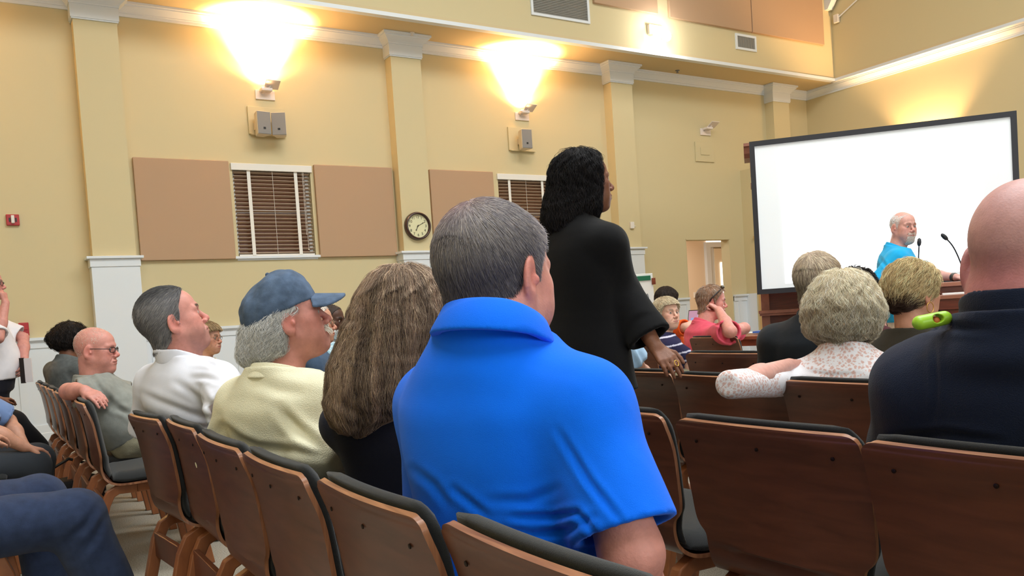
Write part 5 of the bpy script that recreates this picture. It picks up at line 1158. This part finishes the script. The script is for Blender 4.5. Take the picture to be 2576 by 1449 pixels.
lace = person(dict(label='woman with pale curly hair in a white lace top, elbow over the next chair', px=(2124, 790), d=2.86, th=12, tb=8, s=1.04, skin='pink', hh=.004, hs=.0042, noeyes=True, nb=(-.03, 0, -.118), lean=6, bw=1.0, slope=1.2, ar=.86, sw=.18,
    L=(Ela, at(1985, 918, 2.86)), R=(at(2290, 1010, 2.85), at(2330, 1080, 3.1)),
    shirt=dict(mat=M_lace, name='lace_top', sleeve='short', th=.012, loose=.010, fr=1.12, er=.043, solid=True, wr=.0015, hem=.56, col=lace_col, folds=[(7, .004, [(2030, 935), (2090, 945), (2170, 940)])]),
    hair=volume_hair([('e', (-.012, 0, .042), (.108, .104, .104), None, 0, .04), ('c', (-.05, .0, .0), (-.055, .0, -.015), .092, .080, .05), ('c', (-.02, .075, .0), (-.04, .072, -.035), .045, .040, .04), ('c', (-.02, -.075, .0), (-.04, -.072, -.035), .045, .040, .04)], wh, n=20000, ln=(.04, .12), r=.0004, base=(160, 148, 126), wav=.5, wfreq=75, K=13, bump=.004, clear=(-.002, .010), h=.006, flowf=lambda L: np.stack([L[:, 0]*1.5, L[:, 1]*2.5, -.15-4*np.maximum(0, .10-L[:, 2])], -1), tone=lambda C, L: C*(.72+.45*np.clip((L[:, 2]+.03)/.12, 0, 1))[:, None])))
# --- man in the black shirt
gb = [(150, 134, 120), (178, 164, 142), (118, 104, 96), (190, 180, 160)]
person(dict(label='man with greying sandy hair in a black collared shirt before the screen edge', px=(2057, 711), d=3.62, th=28, tb=18, s=1.01, skin='pink', hh=.004, hs=.008, noeyes=True, nb=(-.04, 0, -.145), lean=6, bw=1.05, bd=1.1, slope=1.2, ar=1.1,
    shirt=dict(mat=cloth('black_shirt', (30, 34, 40), .2), collar=True, ch=.045, th=.014, loose=.025, wr=.002),
    hair=short_hair(gb, n=10000, ln=(.02, .035), t=.012, r=.0006, base=(120, 106, 94), fwd=.3, tone=lambda C, L: C*(.6+.6*np.clip((L[:, 2]+.02)/.1, 0, 1))[:, None])))
# --- curly black hair
person(dict(label='person with curly black hair just left of the turquoise shirt, mostly hidden', px=(2158, 742), d=4.3, th=45, tb=45, s=1.0, skin='brown', hh=.006, hs=.013, noeyes=True, fine=False, nb=(-.04, 0, -.145), shirt=dict(mat=cloth('maroon_shirt', (70, 30, 36))),
    hair=volume_hair([('e', (-.012, 0, .04), (.112, .098, .105), None, 0, .03), ('e', (-.05, 0, -.01), (.07, .08, .07), None, 0, .03)], darks, n=3500, ln=(.012, .03), r=.0012, base=(18, 16, 17), wav=1.6, wfreq=220, K=8, bump=.004, lift=.8, clear=(0, .012))))
# --- short haired blonde
bl = [(190, 168, 126), (166, 144, 106), (206, 190, 152), (128, 106, 78)]
def bl_tone(C, L):
    w = np.clip((L[:, 2]+.012+.25*(L[:, 0]+.02))/.035, 0, 1)[:, None]; return C*w+(1-w)*np.array(lin((62, 46, 40)))*(.6+.6*np.clip(C[:, :1]*2, 0, 1))
def earring(o):
    c = wp(o, .0, -.088, -.055)-o['loc']; mb = MB(); a1 = o['Rh'][:, 0]; mb.tube([tuple(c+.020*(a1*math.cos(a)*.8+V3(0, 0, 1)*math.sin(a))) for a in np.linspace(0, 6.28, 20)], .0016, 6, caps=False); mb.out('hoop_earring', M_gold, o['rootobj'], smooth=True)
person(dict(label='woman with short blonde hair over a dark nape and a hoop earring', px=(2297, 741), d=3.2, th=46, tb=25, pitch=-3, s=.95, skin='tan', hh=.004, hs=.009, noeyes=True, nb=(-.03, 0, -.135), bw=.95, slope=1.2,
    shirt=dict(mat=cloth('dark_olive_top', (50, 46, 38), .3), th=.012, loose=.012, vtilt=-12, wr=.002), neckcut=.0, extras=[earring],
    hair=volume_hair([('e', (-.012, 0, .046), (.110, .092, .096), None, 0, .03), ('e', (-.055, 0, .005), (.062, .074, .075), None, 0, .03)], bl, n=12000, ln=(.03, .09), r=.0006, base=(130, 112, 74), wav=.25, wfreq=60, K=9, bump=.003, clear=(0, .010), tone=bl_tone, flowf=lambda L: np.stack([L[:, 0]*2-.3, L[:, 1]*1.5, -.5+L[:, 2]*0], -1), cut=lambda L, d: smax(d, L[..., 0]-.055-.4*np.maximum(0, L[..., 2]-.03), .01))))
# --- bald man in navy
M_nshirt = cloth('navy_shirt', (24, 32, 52), .3, 500)
def neckred(C, L, sk, mixc): return mixc(C, .75*np.clip((.03-L[:, 2])/.05, 0, 1), sk*np.array([.95, .60, .66]))
navy = person(dict(label='bald man in a navy shirt filling the right edge, back to us', px=(2592, 655), d=1.45, th=16, tb=6, pitch=2, s=1.15, fat=1.4, skin=(186, 142, 140), hh=.003, hs=.006, noeyes=True, nk=1.25, nb=(-.015, 0, -.078), lean=15, bw=1.12, bd=1.02, belly=.02, slope=1.25, ar=1.25, sw=.185, headcol=neckred,
    neckextra=[((.0, .03, -.02), (.0, -.03, -.02), .040)],
    L=(at(2310, 1130, 1.66), at(2400, 1250, 1.9)), shL=(.0, .190, -.14),
    shirt=dict(mat=M_nshirt, sleeve='long', collar=True, ch=.055, cr=.010, th=.016, loose=.035, fr=.8, wr=.002, wf=18, hem=.56, folds=[(9, .005, [(2260, 830), (2380, 822), (2500, 830)]), (7, .003, [(2350, 870), (2355, 960), (2350, 1050)]), (9, .004, [(2240, 1100), (2380, 1090), (2520, 1110)])])))
# --- lime green case lying on his shoulder
M_lime = mat('lime_plastic', (150, 200, 50), .4); 
g0 = at(2345, 806, 1.47); t = empty('lime_green_case', tuple(g0), 0, 'lime green plastic case with an oval opening, on the navy shoulder', 'case')
ux = (at(2400, 795, 1.47)-g0); ux /= np.linalg.norm(ux); uz = np.cross(ux, -_f); uz /= np.linalg.norm(uz); uz = -uz if uz[2] < 0 else uz; uy = np.cross(uz, ux)
def lime(P):
    q = P-g0; x, y, z = q@ux, q@uy, q@uz; w = .013-.10*np.maximum(0, x-.012)*.35; d = np.sqrt(np.maximum(np.abs(x)-.022, 0)**2+(z*1.0)**2+(y*.9)**2)-w; d = smax(d, -(np.sqrt(((x-.005)/.0095)**2+((z-.002)/.0075)**2)-1)*.007, .0015); return d
Vq, Fq = nets(lime, g0-.06, g0+.06, .0013); mesh_obj('case_body', Vq-g0, Fq, M_lime, t, True)
MB().sphere((0, 0, 0), .008, 12, 8).out('orange_button', mat('orange_button', (190, 100, 50), .5), t, smooth=True, loc=tuple(ux*.006+uz*-.002+uy*.001))
# --- the speaker
M_turq = cloth('turquoise_shirt', (30, 160, 215), .3, 400, var=.1, vs=14)
def wristwatch(o):
    w = o['J']['L'][2]; e = o['J']['L'][1]; ax = (w-e)/np.linalg.norm(w-e); u = np.cross(ax, [0, 0, 1.]); u /= np.linalg.norm(u); v_ = np.cross(u, ax); c = w-ax*.03-o['loc']
    MB().tube([tuple(c-ax*.013), tuple(c+ax*.013)], .034, 16).out('wristwatch', mat('watch_band', (60, 52, 44), .4), o['rootobj'], smooth=True)
person(dict(label='white bearded man in a turquoise shirt standing at the lectern before the screen', px=(2271, 573), d=6.6, th=138, tb=88, pitch=-3, s=1.02, fat=.9, skin='pink', hh=.004, hs=.009, hb=.009, stand=True, brow=(150, 110, 96), nb=(-.05, 0, -.145), lean=4, bw=1.2, bd=1.2, belly=.05, slope=1.2, iris=(70, 80, 90), scalp=(220, 210, 204), scalpw=.35, ar=1.05,
    R=(at(2205, 728, 6.45), at(2222, 805, 6.45)), L=(at(2330, 690, 6.7), at(2408, 698, 6.45)), handL=dict(fwd=at(2440, 703, 6.3)-at(2408, 698, 6.45), nrm=V3(0, 0, 1), curl=.3, side=-1),
    shirt=dict(mat=M_turq, collar=True, ch=.045, th=.018, loose=.040, fr=.88, wr=.004, wf=20, folds=[(4, .008, [(2215, 650), (2235, 680), (2250, 720)]), (3, .004, [(2297, 610), (2300, 640), (2303, 665)])]),
    trousers=dict(mat=cloth('white_trousers', (220, 214, 206), .2), loose=.03), extras=[wristwatch],
    hair=both(short_hair([(222, 218, 212), (240, 238, 234)], n=6000, ln=(.010, .016), t=.0, topless=.085, r=.0007, base=(190, 170, 160)),
        fur(lambda L: (L[:, 0] > .058) & (L[:, 2] < -.068) & (np.abs(L[:, 1]) < .036), 1100, (.007, .012), [(200, 196, 190), (170, 160, 152)], r=.0009),
        fur(lambda L: (L[:, 0] > .085) & (L[:, 2] < -.042) & (L[:, 2] > -.058) & (np.abs(L[:, 1]) < .030), 220, (.006, .010), [(190, 180, 172)], r=.0008, name='moustache'))))
# --- pink polo man
M_pinkp = cloth('pink_polo', (214, 84, 104), .3, 500)
def sung(o):
    root = empty_child('sunglasses', o['rootobj']); g = lambda *a: tuple(wp(o, *a)-o['loc']); mb = MB(); MBl = MB()
    for sy in (-1, 1):
        mb.tube([g(.060, sy*.055, .100), g(.03, sy*.092, .075), g(-.01, sy*.098, .03), g(-.025, sy*.094, -.0)], .0045, 6)
        MBl.sphere(g(.072, sy*.034, .118), (.016, .020, .016), 12, 8)
    mb.out('temple_arms', M_gl, root, smooth=True); MBl.out('lenses', mat('sunglass_lens', (96, 92, 84), .1, metal=.6), root, smooth=True)
fist = at(1808, 780, 6.30); elb = at(1838, 834, 6.05)
person(dict(label='man in a pink polo with sunglasses on his head, cheek on his fist', px=(1790, 760), d=6.75, th=84, tb=66, pitch=-6, s=1.05, fat=.8, skin='red', hh=.004, hs=.009, hb=.006, nb=(-.07, 0, -.155), lean=2, bw=1.05, bd=1.15, belly=.05, slope=1.2, brow=(110, 70, 60), ar=1.1, iris=(60, 60, 60), stubble=(120, 90, 80),
    R=(elb, fist), handR=dict(fwd=at(1786, 764, 6.36)-fist, nrm=V3(.2, -.7, .3), curl=1.5), L=(at(1872, 826, 6.5), at(1830, 838, 6.35)), handL=dict(fwd=at(1800, 842, 6.3)-at(1830, 838, 6.35), nrm=V3(0, 0, 1), curl=.6),
    shirt=dict(mat=M_pinkp, collar=True, ch=.042, th=.018, loose=.035, fr=.9, wr=.004, folds=[(4, .01, [(1822, 820), (1795, 812), (1770, 825)]), (4, .008, [(1830, 850), (1850, 870), (1870, 875)])]),
    trousers=dict(mat=M_khaki, loose=.02), extras=[sung],
    hair=short_hair([(140, 104, 80), (110, 84, 66), (150, 140, 130)], n=3500, ln=(.02, .035), t=.012, r=.0011, base=(110, 84, 66), lift=.5)))
# --- striped top woman
def stripes(V, o):
    L = (V-o['N'])@o['Rb']; C = np.tile(np.array(lin((40, 38, 66))), (len(V), 1)); C[np.mod(L[:, 2]+.02, .062) < .011] = lin((190, 188, 206)); return C
M_strp = mat('striped_top', (40, 38, 66), .9, attr=True, spec=.15)
person(dict(label='elderly woman in a navy striped top turned round to look at the standing woman', px=(1677, 792), d=6.0, th=140, tb=75, pitch=6, s=.93, skin='pale', hh=.004, hs=.006, hb=.007, fem=1, brow=(150, 120, 100), nb=(-.03, 0, -.15), bw=.80, slope=1.2, gaze=(-.3, .15), lips=(170, 100, 100), iris=(60, 50, 40),
    R=(at(1722, 900, 5.9), at(1742, 935, 5.9)), L=(at(1700, 905, 6.3), at(1740, 930, 6.1)),
    shirt=dict(mat=M_strp, name='striped_top', th=.014, loose=.022, fr=1.0, wr=.002, col=stripes), trousers=dict(mat=M_khaki, loose=.02),
    hair=short_hair([(176, 160, 134), (150, 134, 112), (196, 184, 160)], n=3500, ln=(.025, .045), t=.020, r=.0012, base=(150, 134, 112), lift=.35, wav=.4, line=lambda x: np.interp(x, [-.12, -.05, -.01, .01, .03, .05, .07, .10], [-.06, -.05, -.03, -.02, .02, .05, .07, .08]))))
# --- person in orange at the laptop
person(dict(label='dark haired person in an orange tee typing at the laptop', px=(1677, 760), d=7.5, th=38, tb=55, pitch=-8, s=1.0, skin='pale', hh=.005, hs=.010, noeyes=True, nb=(-.05, 0, -.15), bw=.95, R=(at(1728, 824, 7.2), at(1750, 812, 7.35)), handR=dict(fwd=at(1765, 812, 7.5)-at(1750, 812, 7.35), nrm=V3(0, 0, 1), curl=.5),
    shirt=dict(mat=cloth('orange_tee', (232, 92, 30), .3), th=.012, loose=.025, fr=.85, wr=.003),
    hair=short_hair([(40, 30, 26), (54, 42, 34), (30, 24, 22)], n=3500, ln=(.02, .035), t=.020, r=.0012, base=(36, 28, 24), lift=.1, whorl=(-.03, 0, .13))))
# --- light blue shirt hidden behind the standing woman
person(dict(label='person in a light blue shirt mostly hidden behind the black suit', px=(1540, 775), d=4.35, th=62, tb=62, s=1.0, skin='tan', hh=.006, hs=.010, noeyes=True, fine=False, nb=(-.04, 0, -.145), bw=1.05, R=(at(1600, 920, 4.2), at(1640, 960, 4.5)),
    shirt=dict(mat=cloth('light_blue_shirt', (168, 198, 226), .25), th=.016, loose=.03, wr=.004, folds=[(5, .01, [(1590, 850), (1605, 880), (1625, 925)]), (5, .008, [(1585, 880), (1600, 910), (1610, 940)])]), hair=short_hair([(90, 80, 70)], n=800, t=.008)))
# --- standing officer at the left edge
M_wshirt = cloth('white_uniform_shirt', (226, 222, 226), .25, 400)
def folder(o): pass
ofw = at(14, 762, 6.15)
person(dict(label='standing man in a white uniform shirt and black trousers cut by the left edge', px=(-32, 716), d=6.3, th=98, tb=80, s=1.0, skin='red', hh=.0045, hs=.009, hb=.007, stand=True, nb=(-.05, 0, -.15), lean=2, bw=1.0, bd=1.15, belly=.03, brow=(120, 100, 90),
    R=(at(-6, 850, 6.05), ofw), handR=dict(fwd=at(8, 738, 6.15)-ofw, nrm=V3(.8, -.5, .1), curl=1.2), L=(at(58, 850, 6.5), at(62, 905, 6.35)), handL=dict(fwd=at(60, 935, 6.3)-at(62, 905, 6.35), nrm=V3(.6, -.6, 0), curl=.6),
    shirt=dict(mat=M_wshirt, collar=True, th=.018, loose=.03, fr=.9, wr=.003), trousers=dict(mat=cloth('black_trousers', (26, 26, 34)), loose=.03), extras=[glasses(M_gl, r=.0018)],
    hair=short_hair([(170, 160, 150)], n=900, ln=(.006, .012), t=.003, topless=.08, r=.0012)))
b = at(64, 930, 6.2); t = empty('folder', tuple(b), math.radians(-20), 'black folder with papers held by the standing man at the left edge', 'folder')
MB().box((-.035, -.01, -.10), (-.005, .01, .09)).out('cover', mat('folder_cover', (30, 22, 22), .5), t); MB().box((-.004, -.008, -.095), (.045, .008, .085)).out('papers', mat('folder_papers', (214, 206, 208), .8), t)
# --- seated people in the row on the left, heads out of the frame
g6 = 'chairs of the left people, same row as the camera'
chair(-.46, 3.45, 'wooden chair with dark cushion under the person in blue jeans, lower left corner', g6, .50)
chair(-.46, 4.95, 'wooden chair at the left edge under the person in a light blue shirt', g6, .50)
chair(-.46, 6.35, 'wooden chair at the left edge under the person in cropped black trousers', g6, .50)
M_jean = cloth('blue_jeans', (46, 58, 86), .4, 600, var=.2, vs=30); M_lblue = cloth('pale_blue_stripe', (116, 140, 184), .3)
person(dict(label='person in blue jeans seated in the lower left corner, only the legs in view', px=(-330, 760), d=2.95, th=75, tb=58, s=1.0, skin='tan', hh=.006, hs=.014, fine=False, nb=(-.04, 0, -.145), lr=1.25, shoe=M_shoe, ht=.010,
    legR=[(-.30, 3.22, .54), (.19, 3.24, .515), (.33, 3.22, .10), (.50, 3.22, .04)], legL=[(-.30, 3.50, .54), (.10, 3.72, .515), (.12, 3.72, .10), (.28, 3.74, .04)],
    shirt=dict(mat=cloth('grey_shirt', (90, 90, 96))), trousers=dict(mat=M_jean, name='jeans', loose=.030, wr=.003, len=.98, folds=[(9, .006, [(250, 1270), (215, 1320), (160, 1370)]), (9, .005, [(262, 1300), (235, 1360), (190, 1410)])]), hair=short_hair([(90, 80, 70)], n=500)))
person(dict(label='person in a pale blue shirt and dark trousers at left edge, forearm on the lap', px=(-120, 815), d=4.25, th=75, tb=62, s=1.0, skin='tan', hh=.006, hs=.011, fine=False, nb=(-.04, 0, -.145), lean=-14, bw=1.05, hb=.007,
    legR=[(-.30, 4.75, .55), (.12, 4.85, .51), (.10, 4.85, .10), (.26, 4.85, .04)], legL=[(-.30, 5.0, .55), (.15, 5.12, .51), (.12, 5.12, .10), (.28, 5.12, .04)],
    R=(at(-40, 1075, 4.05), at(62, 1125, 4.15)), handR=dict(fwd=at(90, 1130, 4.2)-at(62, 1125, 4.15), nrm=V3(0, 0, 1), curl=.4), L=(at(20, 1060, 4.6), at(60, 1120, 4.5)),
    shirt=dict(mat=M_lblue, th=.018, loose=.03, fr=.95, sleeve='short', wr=.003), trousers=dict(mat=cloth('charcoal_trousers', (48, 52, 58)), loose=.03), hair=short_hair([(90, 80, 70)], n=500)))
person(dict(label='person in cropped black trousers and black shoes with legs crossed, at left', px=(-150, 820), d=5.6, th=75, tb=62, s=1.0, skin='brown', hh=.006, hs=.013, fine=False, nb=(-.04, 0, -.145), hb=.008,
    legR=[(-.30, 6.2, .56), (.06, 6.30, .62), (.29, 6.40, .30), (.43, 6.42, .25)], legL=[(-.30, 6.5, .53), (.12, 6.6, .50), (.10, 6.6, .10), (.26, 6.6, .04)],
    shirt=dict(mat=cloth('black_blouse', (30, 30, 34))), trousers=dict(mat=cloth('black_capri', (16, 16, 20)), loose=.035, len=.55), hair=short_hair([(30, 26, 24)], n=500)))
# ================================================================ light
def area(name, loc, size, energy, color, target=None, sy=None):
    l = bpy.data.lights.new(name, 'AREA'); l.energy = energy; l.color = color; l.shape = 'RECTANGLE'; l.size = size; l.size_y = sy or size
    o = bpy.data.objects.new(name, l); COL.objects.link(o); o.location = loc
    d = (Vector(target)-Vector(loc)) if target else Vector((0, 0, -1)); o.rotation_euler = d.to_track_quat('-Z', 'Y').to_euler()
    return o
area('ceiling_lamp_front', (7, 1.5, 8.2), 3.5, 400, (.93, .98, 1))
area('ceiling_lamp_middle', (3.0, 2.5, 8.2), 3.5, 430, (.93, .98, 1))
area('ceiling_lamp_rear', (-1.5, -1, 8.2), 3.5, 330, (.93, .98, 1))
area('daylight_windows_right', (3, YB+.1, 3.2), 9, 600, (.85, .93, 1), (3, 9, .8), 3)
area('corridor_lamp', (DX0+.9, YS+1.2, 2.55), .8, 45, (1, .9, .8))
w = bpy.data.worlds.new('world'); scn.world = w; w.use_nodes = True; w.node_tree.nodes['Background'].inputs[0].default_value = (.8, .85, 1, 1); w.node_tree.nodes['Background'].inputs[1].default_value = .15
vs = scn.view_settings; vs.view_transform = 'Standard'; vs.look = 'None'; vs.gamma = 1; vs.exposure = 0; vs.use_curve_mapping = False
